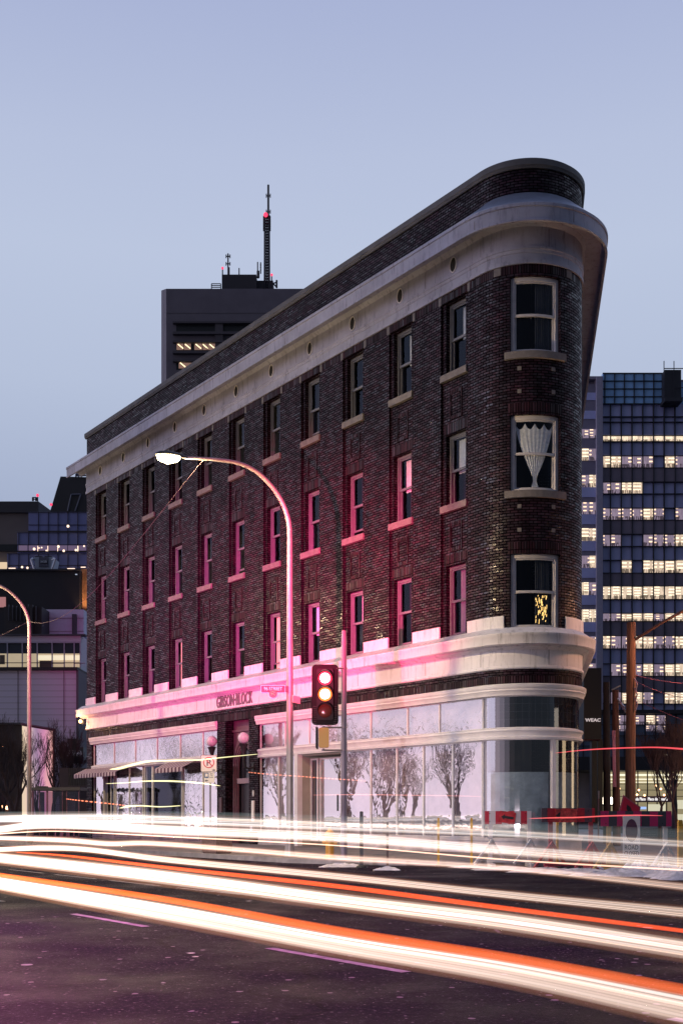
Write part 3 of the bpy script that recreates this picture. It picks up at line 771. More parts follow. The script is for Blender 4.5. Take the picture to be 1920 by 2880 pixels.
# pavement slab following the building line
mb = MB()
us = [-80+i*5.0 for i in range(16)]+[-.0]+[LA*i/20 for i in range(1, 21)]+[LA+5*i for i in range(1, 12)]
def dd(u): return 6.6 if u <= 0 else max(4.2, 6.6-1.2*u) if u < LA else 4.0
top_i = [P(u, -.2, .12) for u in us]; top_o = [P(u, dd(u), .12) for u in us]; bot = [P(u, dd(u)+.02, -.01) for u in us]
kin = [P(u, dd(u)-.16, .124) for u in us]; 
mb.quadgrid([top_i, top_o]); mb.quadgrid([top_o, bot])
mb.build('pavement', CONC)['kind'] = 'structure'
mb = MB(); mb.quadgrid([kin, [P(u, dd(u)+.004, .124) for u in us], [P(u, dd(u)+.025, -.01) for u in us]])
mb.build('kerb', mat('kerb_concrete', (.26, .24, .25), .8, var=.25, vscale=3))['kind'] = 'structure'
# painted lane dashes and thin tar/paint lines along the street
def lane(p, y):
    """point on the road at perpendicular distance p (lane offset) and forward distance y"""
    x = (p-y*.5898)/.8076
    return Vector((-x if False else x, y, 0))
def lanept(p, t): # p: distance from the camera towards the building, t along the street away to the left
    q = -N1*p + D1*t
    return Vector((q.x, q.y, 0))
mb = MB()
for p, t0 in ((5.52, .0),):
    for k in range(-1, 9):
        a = t0+6.72+k*4.4
        for (ta, tb) in ((a, a+1.95),):
            c = [lanept(p-.05, ta), lanept(p-.05, tb), lanept(p+.05, tb), lanept(p+.05, ta)]
            mb.face([Vector((x.x, x.y, .004)) for x in c])
for p, a, b in ((8.9, -6, 60),):
    t = a
    while t < b:
        c = [lanept(p-.035, t), lanept(p-.035, t+2), lanept(p+.035, t+2), lanept(p+.035, t)]
        mb.face([Vector((x.x, x.y, .004)) for x in c]); t += 2.6
tag(mb.build('lane_marking', mat('worn_paint', (.30, .27, .29), .8, var=.6, vscale=6)), None, None, kind='structure')
# iron covers and thin ice patches: bright reflections put in as pale colour
mb = MB(); rnd = random.Random(5)
for (px, py, wpx) in ((76, 2715, 44), (290, 2757, 30), (538, 2682, 34), (550, 2692, 30), (460, 2766, 20), (700, 2535, 30), (1000, 2540, 30), (410, 2640, 18), (1820, 2610, 40), (20, 2800, 26)):
    Y = 3840/(py-HOR); c = W(px, py, Y); rx = wpx/F*Y*.32
    pts = [(c.x+rx*math.cos(a)*(1+.3*rnd.random()), c.y+rx*1.1*math.sin(a)*(1+.3*rnd.random()), .005) for a in [2*PI*i/11 for i in range(11)]]
    mb.face(pts)
tag(mb.build('glint_patches', mat('glint', (.42, .38, .42), .22, var=.2)), 'small pale ice patches painted on the dark asphalt', 'glint', kind='stuff')
# dirty snow at the foot of the barricades
mb = MB()
def snow(cx, cy, rx, ry, h, seed):
    rn = random.Random(seed); n, m_ = 22, 7
    rows = []
    for j in range(m_+1):
        rr = j/m_
        row = []
        for i in range(n):
            a = 2*PI*i/n; k = 1+.25*math.sin(3*a+seed)+.15*math.sin(7*a+seed*2)
            z = h*(1-rr**1.6)*(.6+.6*rn.random()) if j < m_ else -.01
            row.append(Vector((cx+rx*k*rr*math.cos(a), cy+ry*k*rr*math.sin(a), z)))
        rows.append(row)
    mb.quadgrid(rows, close=True)
for i, (px, py, rx, ry, h) in enumerate(((1320, 2440, .5, .3, .05), (1420, 2446, .9, .35, .07), (1540, 2452, .9, .35, .09), (1640, 2456, .8, .4, .10), (1740, 2462, .8, .5, .14), (1800, 2458, .5, .4, .26), (1860, 2462, .6, .5, .24), (1925, 2470, .8, .6, .22), (960, 2438, .55, .3, .09), (1090, 2447, .3, .2, .08), (1700, 2450, .6, .4, .12))):
    Y = 3840/(py-HOR); c = W(px, py, Y); snow(c.x, c.y, rx, ry, h, i+1)
tag(mb.build('snow', mat('dirty_snow', (.62, .58, .64), .8, var=.35, vscale=5, bump=.6, bscale=12), smooth=True), 'dirty snow heaped along the kerb under the barricades', 'snow', kind='stuff')

# ================================================================== STREET LAMPS (cable strung between them)
POLEM = mat('lamp_pole_paint', (.30, .27, .27), .45, metal=.4, var=.1)
prof = [(0, 0.12), (0, 4), (0, 8.47), (.03, 8.92), (.2, 9.35), (.48, 9.70), (.85, 9.98), (1.22, 10.14), (1.67, 10.2), (2.18, 10.17), (2.68, 10.11), (3.1, 10.05)]
def street_lamp(loc, label, lit):
    t = thing('street_lamp', label, 'street lamp', loc, 'arched street lamps')
    R = lambda w_, z: Vector((N1.x*w_, N1.y*w_, z-loc[2]))
    mb = MB(); mb.tube([R(w_, z) for w_, z in prof[:3]], [.095, .09, .075], 12); mb.tube([R(0, .12), R(0, .45)], [.15, .12], 12)
    mb.box(-.2, .2, -.2, .2, 0, .03)
    mb.build('pole', POLEM, t, smooth=True)
    mb = MB()
    cr = []
    P_ = prof[2:]
    for i in range(len(P_)-1):
        a = P_[max(0, i-1)]; b = P_[i]; c = P_[i+1]; d = P_[min(len(P_)-1, i+2)]
        for k in range(3):
            s = k/3
            cr.append(tuple(.5*((2*b[j])+(-a[j]+c[j])*s+(2*a[j]-5*b[j]+4*c[j]-d[j])*s*s+(-a[j]+3*b[j]-3*c[j]+d[j])*s**3) for j in (0, 1)))
    cr.append(P_[-1])
    mb.tube([R(w_, z) for w_, z in cr], [.075-.04*i/len(cr) for i in range(len(cr))], 10)
    mb.build('arm', POLEM, t, smooth=True)
    # cobra head
    M = Matrix((Vector((N1.x, N1.y, -.06)).normalized(), Vector((-N1.y, N1.x, 0)), Vector((0, 0, 1)))).transposed().to_4x4(); M.translation = R(3.05, 10.05)
    mb = MB(); rows = []
    for (x, wy, h) in ((0, .05, .05), (.12, .08, .07), (.30, .15, .10), (.55, .18, .11), (.78, .15, .08), (.86, .05, .03)):
        rows.append([M @ Vector((x, wy*math.cos(a), h*max(math.sin(a), -.25))) for a in [2*PI*k/12 for k in range(12)]])
    mb.quadgrid(rows, close=True); mb.face(rows[0]); mb.face(rows[-1])
    hd = mb.build('lamp_head', DARKM, t, smooth=True)
    mb = MB(); rows = []
    for (x, wy, h) in ((.20, .02, .0), (.26, .15, .09), (.50, .20, .17), (.74, .15, .11), (.83, .02, .0)):
        rows.append([M @ Vector((x, wy*math.cos(a), -.03-h*math.sin(a))) for a in [PI*k/8 for k in range(9)]])
    mb.quadgrid(rows); mb.build('lens', emis('sodium_lens', (1, .80, .45), 40), hd, smooth=True)
    if lit:
        q = Vector(loc)+R(3.55, 9.8); lamp('POINT', q, 3800, (1, .72, .38), .14)
    return t
sl1 = street_lamp((-1.36, 30.0, .0), 'tall arched street lamp on the kerb before the flatiron, its lamp glowing over the facade', True)
sl2 = street_lamp((-12.33, 45.0, .0), 'arched street lamp at the left edge, its reddish pole before the bare trees', True)
# cable
mb = MB(); a = W(545, 1335, 29.0); b = W(90, 1747, 44.8)
a = Vector((-1.36+N1.x*2.6, 30+N1.y*2.6, 10.08)); b = Vector((-12.33, 45, CAMH+(HOR-1747)/F*45))
pts = []
for i in range(41):
    t = i/40; q = a.lerp(b, t); q.z -= 1.05*4*t*(1-t)*(.35+.65*t)*1.35; pts.append(q)
mb.tube(pts, .008, 4)
c = Vector((-22, 47, 6.3)); pts = [b.lerp(c, i/10)-Vector((0, 0, .5*4*(i/10)*(1-i/10))) for i in range(11)]; mb.tube(pts, .008, 4)
tag(mb.build('overhead_cable', mat('cable_grey', (.07, .055, .065), .7)), 'thin grey cable sagging between the two arched street lamps', 'cable')

# street name sign on the lamp pole
sg = thing('street_sign', 'dark 96 STREET name board with a round emblem clamped to the arched lamp pole', 'street sign', (-1.36, 29.88, 4.45))
SX, SY, SZ = W(768, 1938, 29.9)
M = frontM(SX, SY, SZ)
def rrect(w_, h, r, n=4):
    pts = []
    for cx, cy, a0 in ((w_/2-r, h/2-r, 0), (-w_/2+r, h/2-r, PI/2), (-w_/2+r, -h/2+r, PI), (w_/2-r, -h/2+r, 1.5*PI)):
        for i in range(n+1): a = a0+PI/2*i/n; pts.append((cx+r*math.cos(a), cy+r*math.sin(a)))
    return pts
mb = MB(); mb.prism(rrect(.645, .205, .025), M, .012); mb.prism([(.12*math.cos(PI*i/10)+.0, -.13-.125*abs(math.sin(PI*i/10)) if True else 0) for i in range(11)], M, .012)
mb.prism([(.125*math.cos(2*PI*i/20), -.125+.125*math.sin(2*PI*i/20)) for i in range(20)], M, .016)
mb.build('board_border', mat('sign_pink_white', (.62, .50, .52), .4), sg)
mb = MB(); mb.prism(rrect(.615, .175, .02), M @ Matrix.Translation((0, 0, .013)), .003); mb.build('board', mat('sign_maroon', (.06, .012, .02), .35), sg)
mb = MB(); mb.prism([(.108*math.cos(2*PI*i/20), -.125+.108*math.sin(2*PI*i/20)) for i in range(20)], M @ Matrix.Translation((0, 0, .017)), .004); em = mb.build('emblem', mat('emblem_brown', (.22, .07, .05), .4), sg)
mb = MB()
for a, b in (((-.05, -.17), (.05, -.08)), ((-.05, -.08), (.05, -.17)), ((-.02, -.06), (.02, -.09)), ((-.06, -.13), (-.02, -.12))):
    mb.tube([M @ Vector((a[0], a[1], .024)), M @ Vector((b[0], b[1], .024))], .008, 5)
mb.build('emblem_mark', mat('emblem_gold', (.55, .35, .22), .4), em)
text_mesh('board_text', '96 STREET', mat('sign_text', (.72, .60, .62), .4), sg, M @ Matrix.Translation((0, .01, .018)), width=.48, height=.095, extrude=.002, offset=.01)
mb = MB(); mb.box(.32, .40, -.03, .03, -.08, .08, Matrix.Translation((SX, SY+.03, SZ))); mb.build('clamp', DARKM, sg)
# cross sign edge-on
M2 = frontM(-1.19, 29.86, CAMH+(HOR-1968)/F*29.9, PI/2-.45)
mb = MB(); mb.prism(rrect(.42, .19, .02), M2, .012); mb.build('cross_board', mat('sign_pink_white', (.62, .5, .52)), sg)
mb = MB(); mb.tube([(-1.2, 29.86, CAMH+(HOR-1980)/F*29.9-.02), (-1.2, 29.86, CAMH+(HOR-1986)/F*29.9-.02)], .03, 6); mb.build('clamp', DARKM, sg)
adopt(sg)

# ================================================================== TRAFFIC SIGNAL
Y0 = 27.4
ts = thing('traffic_signal', 'traffic signal on a tall pole showing glowing red and amber lenses above a yellow box', 'traffic light', (W(967, 2430, 27.9).x, 27.9, .12))
px_ = ts.location.x
mb = MB(); mb.tube([(px_, 27.9, .12), (px_, 27.9, 3.0)], [.078, .076], 8); mb.tube([(px_, 27.9, 3.0), (px_, 27.9, CAMH+(HOR-1790)/F*27.9)], [.068, .066], 8); mb.tube([(px_, 27.9, CAMH+(HOR-1790)/F*27.9), (px_, 27.9, CAMH+(HOR-1774)/F*27.9)], [.06, .055], 8)
mb.box(px_-.17, px_+.17, 27.73, 28.07, .12, .17)
mb.build('pole', mat('signal_pole', (.26, .22, .27), .45, metal=.5), ts)
cx, _, cz = W(914, 1954, Y0)
M = frontM(cx, Y0, cz)
mb = MB(); mb.prism(rrect(.64, 1.46, .10), M @ Matrix.Translation((0, 0, -.02)), .025)
bp_ = mb.build('backplate', mat('backplate', (.007, .006, .006), .6, spec=.15), ts)
mb = MB()
for k in range(9):
    for sx in (-1, 1): mb.box(sx*.25-.04, sx*.25+.04, -.70+k*.052, -.697+k*.052, .005, .009, M)
mb.build('louvre', mat('louvre_grey', (.18, .12, .12), .5), bp_)
mb = MB(); mb.prism(rrect(.40, 1.24, .05), M @ Matrix.Translation((0, 0, .004)), .10); hs = mb.build('housing', mat('signal_black', (.008, .007, .007), .5, spec=.2), ts)
lens_m = [emis('red_lens', (1, .03, .07), 3), emis('amber_lens', (1, .16, .03), 3), mat('green_lens_off', (.10, .03, .02), .2)]
for k, dz in enumerate((.385, 0, -.395)):
    Mk = M @ Matrix.Translation((0, dz, .10))
    mb = MB(); rows = []
    for j in range(6):
        a = j/5*PI/2; rows.append([Mk @ Vector((.165*math.cos(a)*math.cos(b), .165*math.cos(a)*math.sin(b), .005+.05*math.sin(a))) for b in [2*PI*i/20 for i in range(20)]])
    mb.quadgrid(rows, close=True); ln = mb.build('lens', lens_m[k], hs, smooth=True)
    if k < 2: mb = MB(); mb.lathe(Mk @ Vector((0, 0, .055)), [(.118, 0), (.11, -.008), (.001, -.012)], 20, axis='Y'); mb.build('hot_core', emis('lens_core', (1, .86, .80), 9), ln)
    mb = MB(); n = 16; ra = [Mk @ Vector((.18*math.cos(a), .18*math.sin(a), .0)) for a in [-.5+(PI+1.0)*i/n for i in range(n+1)]]
    rb = [Mk @ Vector((.18*math.cos(a), .18*math.sin(a), .04+.18*max(0, math.sin(a)))) for a in [-.5+(PI+1.0)*i/n for i in range(n+1)]]
    rc = [Mk @ Vector((.187*math.cos(a), .187*math.sin(a), .04+.18*max(0, math.sin(a)))) for a in [-.5+(PI+1.0)*i/n for i in range(n+1)]]
    rd = [Mk @ Vector((.187*math.cos(a), .187*math.sin(a), .0)) for a in [-.5+(PI+1.0)*i/n for i in range(n+1)]]
    mb.quadgrid([ra, rb, rc, rd]); mb.build('visor', mat('signal_black', (.02, .018, .018)), hs, smooth=True)
lamp('SPOT', M @ Vector((0, .385, .13)), 260, (1, .03, .08), .12, target=M @ Vector((0, .6, 5)), spot=105)
lamp('SPOT', M @ Vector((0, .385, -.3)), 1500, (1, .02, .10), .15, target=P(-7.5, 0, 6.5), spot=75, blend=1.0)  # added spot behind the head, casts red on the facade
lamp('SPOT', M @ Vector((0, 0, .13)), 60, (1, .40, .10), .12, target=M @ Vector((0, 0, 5)), spot=100)
# pedestrian head, seen from the side
pc = W(908, 2075, Y0); Mp = frontM(pc.x, Y0, pc.z)
mb = MB(); mb.prism(rrect(.25, .48, .05), Mp @ Matrix.Translation((.02, 0, -.12)), .22)
pd = mb.build('pedestrian_head', mat('signal_yellow', (.62, .30, .03), .35, coat=.4), ts, smooth=True)
mb = MB(); mb.box(-.155, -.115, -.27, .25, -.14, .12, Mp); mb.box(-.175, -.15, -.24, .26, -.10, .10, Mp); mb.build('hood', mat('signal_black', (.02, .018, .018)), pd)
mb = MB()
BR = mat('bracket_steel', (.35, .28, .3), .35, metal=.7)
for (x0, x1, py) in ((945, 968, 1880), (905, 968, 2046), (905, 968, 2110)):
    a = W(x0, py, Y0); b = W(x1, py, 27.9); mb.tube([a, b], .022, 6)
    mb.tube([(px_, 27.9, b.z-.015), (px_, 27.9, b.z+.015)], .088, 10)
q = W(910, 2042, Y0); mb.tube([q, q+Vector((0, 0, -.10))], .035, 6); q = W(910, 2105, Y0); mb.tube([q, q+Vector((0, 0, -.06))], .03, 6)
mb.build('bracket', BR, ts)
mb = MB(); q = W(949, 2258, 27.75); mb.box(q.x-.02, q.x+.03, 27.72, 27.85, q.z-.2, q.z+.2); mb.build('push_button_box', DARKM, ts)
adopt(ts)

# ================================================================== SMALL STREET FURNITURE
# no parking sign
nx, ny, nz = W(591.5, 2400, 33.4)
np_ = thing('parking_sign', 'white no parking sign above a small bus stop limit plate on a thin post', 'road sign', (nx, ny, .12))
mb = MB(); mb.tube([(nx, ny, .12), (nx, ny, CAMH+(HOR-2122)/F*33.4)], .03, 6); mb.build('post', mat('galvanised', (.30, .28, .30), .4, metal=.6), np_)
c = W(587.5, 2147.5, 33.3); M = frontM(c.x, c.y, c.z)
mb = MB(); mb.prism(rrect(.47, .49, .03), M, .01); b = mb.build('sign_board', mat('sign_black', (.03, .03, .03), .4), np_)
mb = MB(); mb.prism(rrect(.45, .47, .025), M @ Matrix.Translation((0, 0, .011)), .002); mb.build('sign_face', mat('sign_white', (.80, .76, .72), .4), b)
mb = MB(); MM = M @ Matrix.Translation((-.0, .03, .016)); n = 28
for i in range(n):
    a, a2 = 2*PI*i/n, 2*PI*(i+1)/n
    mb.face([MM @ Vector((r_*math.cos(t), r_*math.sin(t), 0)) for r_, t in ((.165, a), (.165, a2), (.135, a2), (.135, a))])
mb.box(-.15, .15, -.014, .014, -.001, .0015, MM @ Matrix.Rotation(-PI/4, 4, 'Z')); mb.build('prohibition_ring', mat('sign_red', (.55, .08, .08), .4), b)
text_mesh('letter', 'P', mat('sign_black', (.03, .03, .03)), b, MM @ Matrix.Translation((0, 0, -.003)), width=.12, height=.19, extrude=.001, offset=.02)
mb = MB(); Ma = M @ Matrix.Translation((.15, -.19, .016)); mb.prism([(-.05, -.012), (0, -.012), (0, -.035), (.045, 0), (0, .035), (0, .012), (-.05, .012)], Ma, .002); mb.build('arrow', mat('sign_black', (.03, .03, .03)), b)
c = W(589, 2187, 33.3); M = frontM(c.x, c.y, c.z)
mb = MB(); mb.prism(rrect(.30, .305, .02), M, .01); b = mb.build('bus_plate', mat('sign_white', (.8, .76, .72)), np_)
mb = MB(); mb.prism(rrect(.125, .15, .015), M @ Matrix.Translation((-.08, .065, .012)), .002); bb = mb.build('bus_symbol_ground', mat('sign_blue', (.03, .10, .25), .4), b)
mb = MB(); mb.prism(rrect(.08, .085, .02), M @ Matrix.Translation((-.08, .075, .015)), .002); mb.box(-.115, -.10, .015, .035, .015, .017, M); mb.box(-.06, -.045, .015, .035, .015, .017, M); mb.build('bus_symbol', mat('sign_white', (.8, .76, .72)), bb)
for i, tx in enumerate(('Bus', 'Stop', 'Limit')):
    text_mesh('plate_text', tx, mat('sign_black', (.03, .03, .03)), b, M @ Matrix.Translation((.065, .115-.05*i, .012)), height=.038, extrude=.001, offset=.01)
mb = MB(); Ma = M @ Matrix.Translation((-.08, -.09, .012)); mb.prism([(.05, -.01), (0, -.01), (0, -.035), (-.05, 0), (0, .035), (0, .01), (.05, .01)], Ma, .002); mb.build('arrow', mat('sign_black', (.03, .03, .03)), b)
adopt(np_)
# planter
q = W(611, 2412, 32.3)
t = thing('planter', 'square brown concrete planter on the pavement edge near the entrance', 'planter', (q.x, q.y, .12))
mb = MB(); Mq = Matrix.Rotation(-A1-.1, 4, 'Z')
h = .62
rows = [[Mq @ Vector((sx*w_, sy*w_, z)) for sx, sy in ((-1, -1), (1, -1), (1, 1), (-1, 1))] for w_, z in ((.27, 0), (.30, .05), (.31, h-.07), (.33, h-.07), (.33, h), (.27, h), (.27, h-.08))]
mb.quadgrid(rows, close=True); mb.face(rows[0]); mb.build('tub', mat('aggregate', (.20, .13, .12), .85, var=.35, vscale=20), t)
mb = MB(); mb.face([Mq @ Vector((sx*.27, sy*.27, h-.06)) for sx, sy in ((-1, -1), (1, -1), (1, 1), (-1, 1))]); mb.build('soil', mat('soil', (.05, .04, .04), .95), t)
# hydrant
q = W(927, 2425, 29.0)
t = thing('fire_hydrant', 'yellow fire hydrant standing behind the signal pole', 'hydrant', (q.x, q.y, .12))
YEL = mat('hydrant_yellow', (.55, .27, .04), .45, var=.15)
mb = MB(); mb.lathe((0, 0, 0), [(.15, 0), (.15, .04), (.11, .05), (.11, .50), (.15, .51), (.15, .55), (.12, .57)], 16); mb.build('barrel', YEL, t, smooth=True)
mb = MB(); mb.lathe((0, 0, .57), [(.125, 0), (.12, .06), (.08, .12), (.03, .15), (.03, .19), (.001, .2)], 16); mb.build('bonnet', YEL, t, smooth=True)
for sx in (-1, 1):
    mb = MB(); mb.tube([(sx*.08, 0, .38), (sx*.19, 0, .38)], .05, 10); mb.build('nozzle', YEL, t)
# black posts, yellow delineators
def post(px, ytop, ybase, Yd, w_, mname, col, label, cat, name, group):
    q = W(px, ybase, Yd)
    t = thing(name, label, cat, (q.x, Yd, 0), group); ht = CAMH+(HOR-ytop)/F*Yd
    mb = MB(); mb.box(-w_/2, w_/2, -w_/2, w_/2, .02, ht-.02); mb.box(-w_/2+.006, w_/2-.006, -w_/2+.006, w_/2-.006, ht-.02, ht); mb.build('shaft', mat(mname, col, .5, var=.15), t)
    mb = MB(); mb.lathe((0, 0, 0), [(w_*1.6, 0), (w_*1.5, .03), (w_*.8, .06)], 12); mb.build('foot', mat('rubber_foot', (.03, .03, .03), .8), t)
    mb = MB(); mb.box(-w_/2-.002, w_/2+.002, -w_/2-.002, w_/2+.002, ht-.24, ht-.12); mb.build('reflective_band', mat('band_'+mname, tuple(min(1, c*1.5+.02) for c in col), .3), t)
post(1016, 2282, 2440, 26.1, .08, 'post_black', (.03, .03, .035), 'square black post, tallest, just right of the signal pole', 'bollard', 'marker_post', 'dark marker posts')
post(1089, 2313, 2447, 25.3, .055, 'post_darkbrown', (.06, .035, .03), 'thin dark post between the black post and the yellow posts', 'bollard', 'marker_post', 'dark marker posts')
post(1232, 2300, 2437, 26.4, .05, 'post_yellow', (.62, .34, .04), 'thin yellow post left of the first red and white barricade', 'post', 'delineator_post', 'yellow posts')
post(1325, 2300, 2437, 26.4, .05, 'post_yellow', (.62, .34, .04), 'thin yellow post right before the first red and white barricade', 'post', 'delineator_post', 'yellow posts')
post(1566, 2290, 2442, 25.9, .05, 'post_yellow', (.62, .34, .04), 'thin yellow post standing behind the middle barricade', 'post', 'delineator_post', 'yellow posts')
post(1911, 2306, 2469, 21.8, .085, 'post_yellow', (.62, .34, .04), 'thick yellow post in the snow at the right edge', 'post', 'delineator_post', 'yellow posts')

# barricades
def chev_mat(name, c1, c2, n, off=0.):
    m = bpy.data.materials.new(name); m.use_nodes = True; nt = m.node_tree; p = nt.nodes['Principled BSDF']
    tc = nt.nodes.new('ShaderNodeTexCoord'); s = nt.nodes.new('ShaderNodeSeparateXYZ'); nt.links.new(tc.outputs['Object'], s.inputs[0])
    st = math_n(nt, 'GREATER_THAN', math_n(nt, 'FRACT', math_n(nt, 'ADD', math_n(nt, 'MULTIPLY', s.outputs[0], n), off+10.0)), .5)
    mx = nt.nodes.new('ShaderNodeMix'); mx.data_type = 'RGBA'; nt.links.new(st, mx.inputs[0])
    mx.inputs[6].default_value = tuple(c1)+(1,); mx.inputs[7].default_value = tuple(c2)+(1,)
    nt.links.new(mx.outputs[2], p.inputs['Base Color']); p.inputs['Roughness'].default_value = .35
    p.inputs['Coat Weight'].default_value = .4
    return m
WW = mat('white_wood', (.62, .58, .58), .7, var=.15, vscale=5); RW = mat('red_wood', (.38, .05, .08), .6, var=.25, vscale=5); YW = mat('raw_wood', (.42, .26, .10), .7, var=.25, vscale=5)
def barricade(x0, x1, ytop, ybot, ybase, Yd, label, bm_, legs, ang=0.):
    cxp = (x0+x1)/2; q = W(cxp, ybase, Yd)
    t = thing('barricade', label, 'barricade', (q.x, Yd, 0), 'barricades closing the side street'); t.rotation_euler.z = ang
    hw_ = (x1-x0)/2/F*Yd; zt = CAMH+(HOR-ytop)/F*Yd; zb = CAMH+(HOR-ybot)/F*Yd
    mb = MB(); mb.box(-hw_, hw_, -.05, -.025, zb, zt); bd = mb.build('board', bm_, t)
    mb = MB()
    for x in (-hw_*.8, -.1, hw_*.75):
        for z in (zb+.06, zt-.06): mb.lathe((x, -.052, z), [(.012, 0), (.012, -.004)], 6, axis='Y')
    mb.build('bolt', DARKM, bd)
    for lx, lm in legs:
        x = W(lx, 0, Yd).x-q.x
        mb = MB(); mb.box(x-.045, x+.045, -.022, .022, .05, zb+.12); lg = mb.build('leg', lm, t)
        mb = MB(); mb.box(x-.05, x+.05, -.55, .55, .0, .09); mb.build('skid', lm, lg)
        for sy in (-1, 1):
            mb = MB(); mb.tube([(x+.03, sy*.05, .62), (x+.42*sy, sy*.42, .08)], .035, 4); mb.build('brace', lm, lg)
    mb = MB(); mb.box(-hw_*.9, hw_*.9, -.045, .045, .10, .17); mb.build('bottom_rail', legs[0][1], t)
    return t, zb, zt, q
BM1 = chev_mat('red_white_board', (.55, .03, .06), (.68, .62, .62), 3.4); BM2 = chev_mat('red_grey_board', (.50, .02, .04), (.12, .07, .09), 3.1, .4)
BM3 = chev_mat('magenta_black_board', (.52, .02, .13), (.055, .055, .07), 2.9, .1)
b1, zb, zt, q = barricade(1362, 1492, 2281, 2318, 2438, 26.6, 'red and white striped barricade on white wooden legs, the one nearest the flatiron', BM1, ((1378, WW), (1487, WW)))
# taped arrow plates
ap = thing('arrow_plate', 'crooked red plate with a dark arrow hung on the red and white barricade', 'sign', (W(1425, 2300, 26.5).x, 26.5, 1.0))
mb = MB(); Mx = frontM(W(1425, 2300, 26.5).x, 26.5, W(1425, 2299, 26.5).z) @ Matrix.Rotation(-.14, 4, 'Z'); mb.prism(rrect(.38, .27, .01), Mx, .012); mb.build('plate', mat('foil_red', (.60, .04, .05), .25, coat=.6, var=.35, vscale=9, bump=.5, bscale=16), ap)
mb = MB(); mb.prism([(-.14, 0), (-.06, .07), (-.06, .03), (.15, .03), (.15, -.03), (-.06, -.03), (-.06, -.07)], Mx @ Matrix.Translation((0, 0, .013)), .003); mb.build('arrow', DARKM, ap); adopt(ap)
b2, zb, zt, q = barricade(1521, 1670, 2273, 2312, 2450, 24.7, 'red and dark striped barricade on red legs between the white-legged ones', BM2, ((1547, RW), (1660, RW)))
ap = thing('arrow_plate', 'shiny crinkled red arrow plate on the middle red and dark barricade', 'sign', (W(1593, 2300, 24.55).x, 24.55, 1.0))
Mx = frontM(W(1591, 2294, 24.55).x, 24.6, W(1591, 2294, 24.6).z)
mb = MB(); mb.prism(rrect(.47, .29, .01), Mx, .012); mb.build('plate', mat('foil_crinkle', (.62, .05, .05), .18, coat=.8, var=.5, vscale=12, bump=1., bscale=22), ap)
mb = MB(); mb.prism([(-.22, 0), (-.12, .09), (-.12, -.09)], Mx @ Matrix.Translation((0, 0, .013)), .003); mb.build('arrow', DARKM, ap); adopt(ap)
b3, zb, zt, q = barricade(1680, 1885, 2281, 2324, 2452, 24.0, 'longest barricade, pink and black striped, nearest the right edge', BM3, ((1711, YW), (1869, WW)))
# road closed sign on the last barricade
rc = thing('road_sign', 'white ROAD CLOSED panel with a dark oval leaning on the pink and black barricade', 'road sign', (W(1774, 2405, 23.8).x, 23.8, .3))
c = W(1774, 2352, 23.85); M = frontM(c.x, c.y, c.z)
mb = MB(); mb.prism(rrect(.36, .86, .02), M, .012); mb.build('panel', mat('sign_white', (.8, .76, .72)), rc)
mb = MB(); MM = M @ Matrix.Translation((0, .12, .014)); mb.prism([(.125*math.cos(2*PI*i/24), .24*math.sin(2*PI*i/24)) for i in range(24)], MM, .002); mb.build('oval', mat('oval_plum', (.12, .05, .09), .4), rc)
text_mesh('panel_text', 'ROAD', mat('sign_black', (.03, .03, .03)), rc, M @ Matrix.Translation((0, -.23, .014)), width=.28, height=.10, extrude=.001)
text_mesh('panel_text', 'CLOSED', mat('sign_black', (.03, .03, .03)), rc, M @ Matrix.Translation((0, -.36, .014)), width=.30, height=.10, extrude=.001)
adopt(rc)
dsn = thing('road_sign', 'tilted red diamond sign with a dark bar behind the pink and black barricade', 'road sign', (W(1765, 2450, 24.3).x, 24.3, 0))
c = W(1768, 2282, 24.3); M = frontM(c.x, c.y, c.z) @ Matrix.Rotation(.35, 4, 'Z')
for nm, k, zz, mm in (('rim', 1., 0, mat('rim_pink', (.40, .10, .14), .4)), ('face', .86, .013, mat('diamond_red', (.55, .02, .06), .35)), ):
    mb = MB(); mb.prism([(-.26*k, 0), (0, -.38*k), (.26*k, 0), (0, .38*k)], M @ Matrix.Translation((0, 0, zz)), .012); mb.build(nm, mm, dsn)
mb = MB(); mb.prism([(-.04, -.2), (.05, -.2), (.05, .08), (.0, .16), (-.04, .08)], M @ Matrix.Translation((0, 0, .027)), .002); mb.build('bar', DARKM, dsn)
mb = MB(); mb.tube([(c.x, 24.35, .05), (c.x, 24.35, c.z)], .025, 6); mb.build('post', WW, dsn); adopt(dsn)
# ================================================================== RIGHT SIDE: PYLON SIGN, UTILITY POLES, OFFICE TOWER, TREES
q = W(1665, 2290, 58)
t = thing('pylon_sign', 'tall black pylon sign reading WEAC beside the flatiron nose', 'sign', (q.x, 58, 0))
mb = MB(); pbox(mb, 1640.5, 1690, 1878.6, 2079, 58, 1.2); mb.build('sign_box', mat('black_gloss', (.018, .014, .018), .35), t)
mb = MB(); pbox(mb, 1641.5, 1689, 2079, 2082, 58.1, 1.0); mb.build('lower_trim', mat('trim_red', (.12, .03, .05)), t)
mb = MB(); pbox(mb, 1663, 1678, 2079, 2315, 58.3, .5); pbox(mb, 1679.5, 1694, 2079, 2315, 58.6, .3); mb.build('column', mat('black_gloss', (.018, .014, .018)), t)
c = W(1666, 2025, 57.97)
text_mesh('sign_text', 'WEAC', emis('weac_text', (.75, .62, .62), .75), t, frontM(c.x, c.y, c.z), width=43/F*58, height=9.5/F*58, extrude=.03, offset=.02)
adopt(t)
TIMBER = mat('weathered_timber', (.22, .115, .085), .8, var=.4, vscale=4, bump=.8, bscale=14)
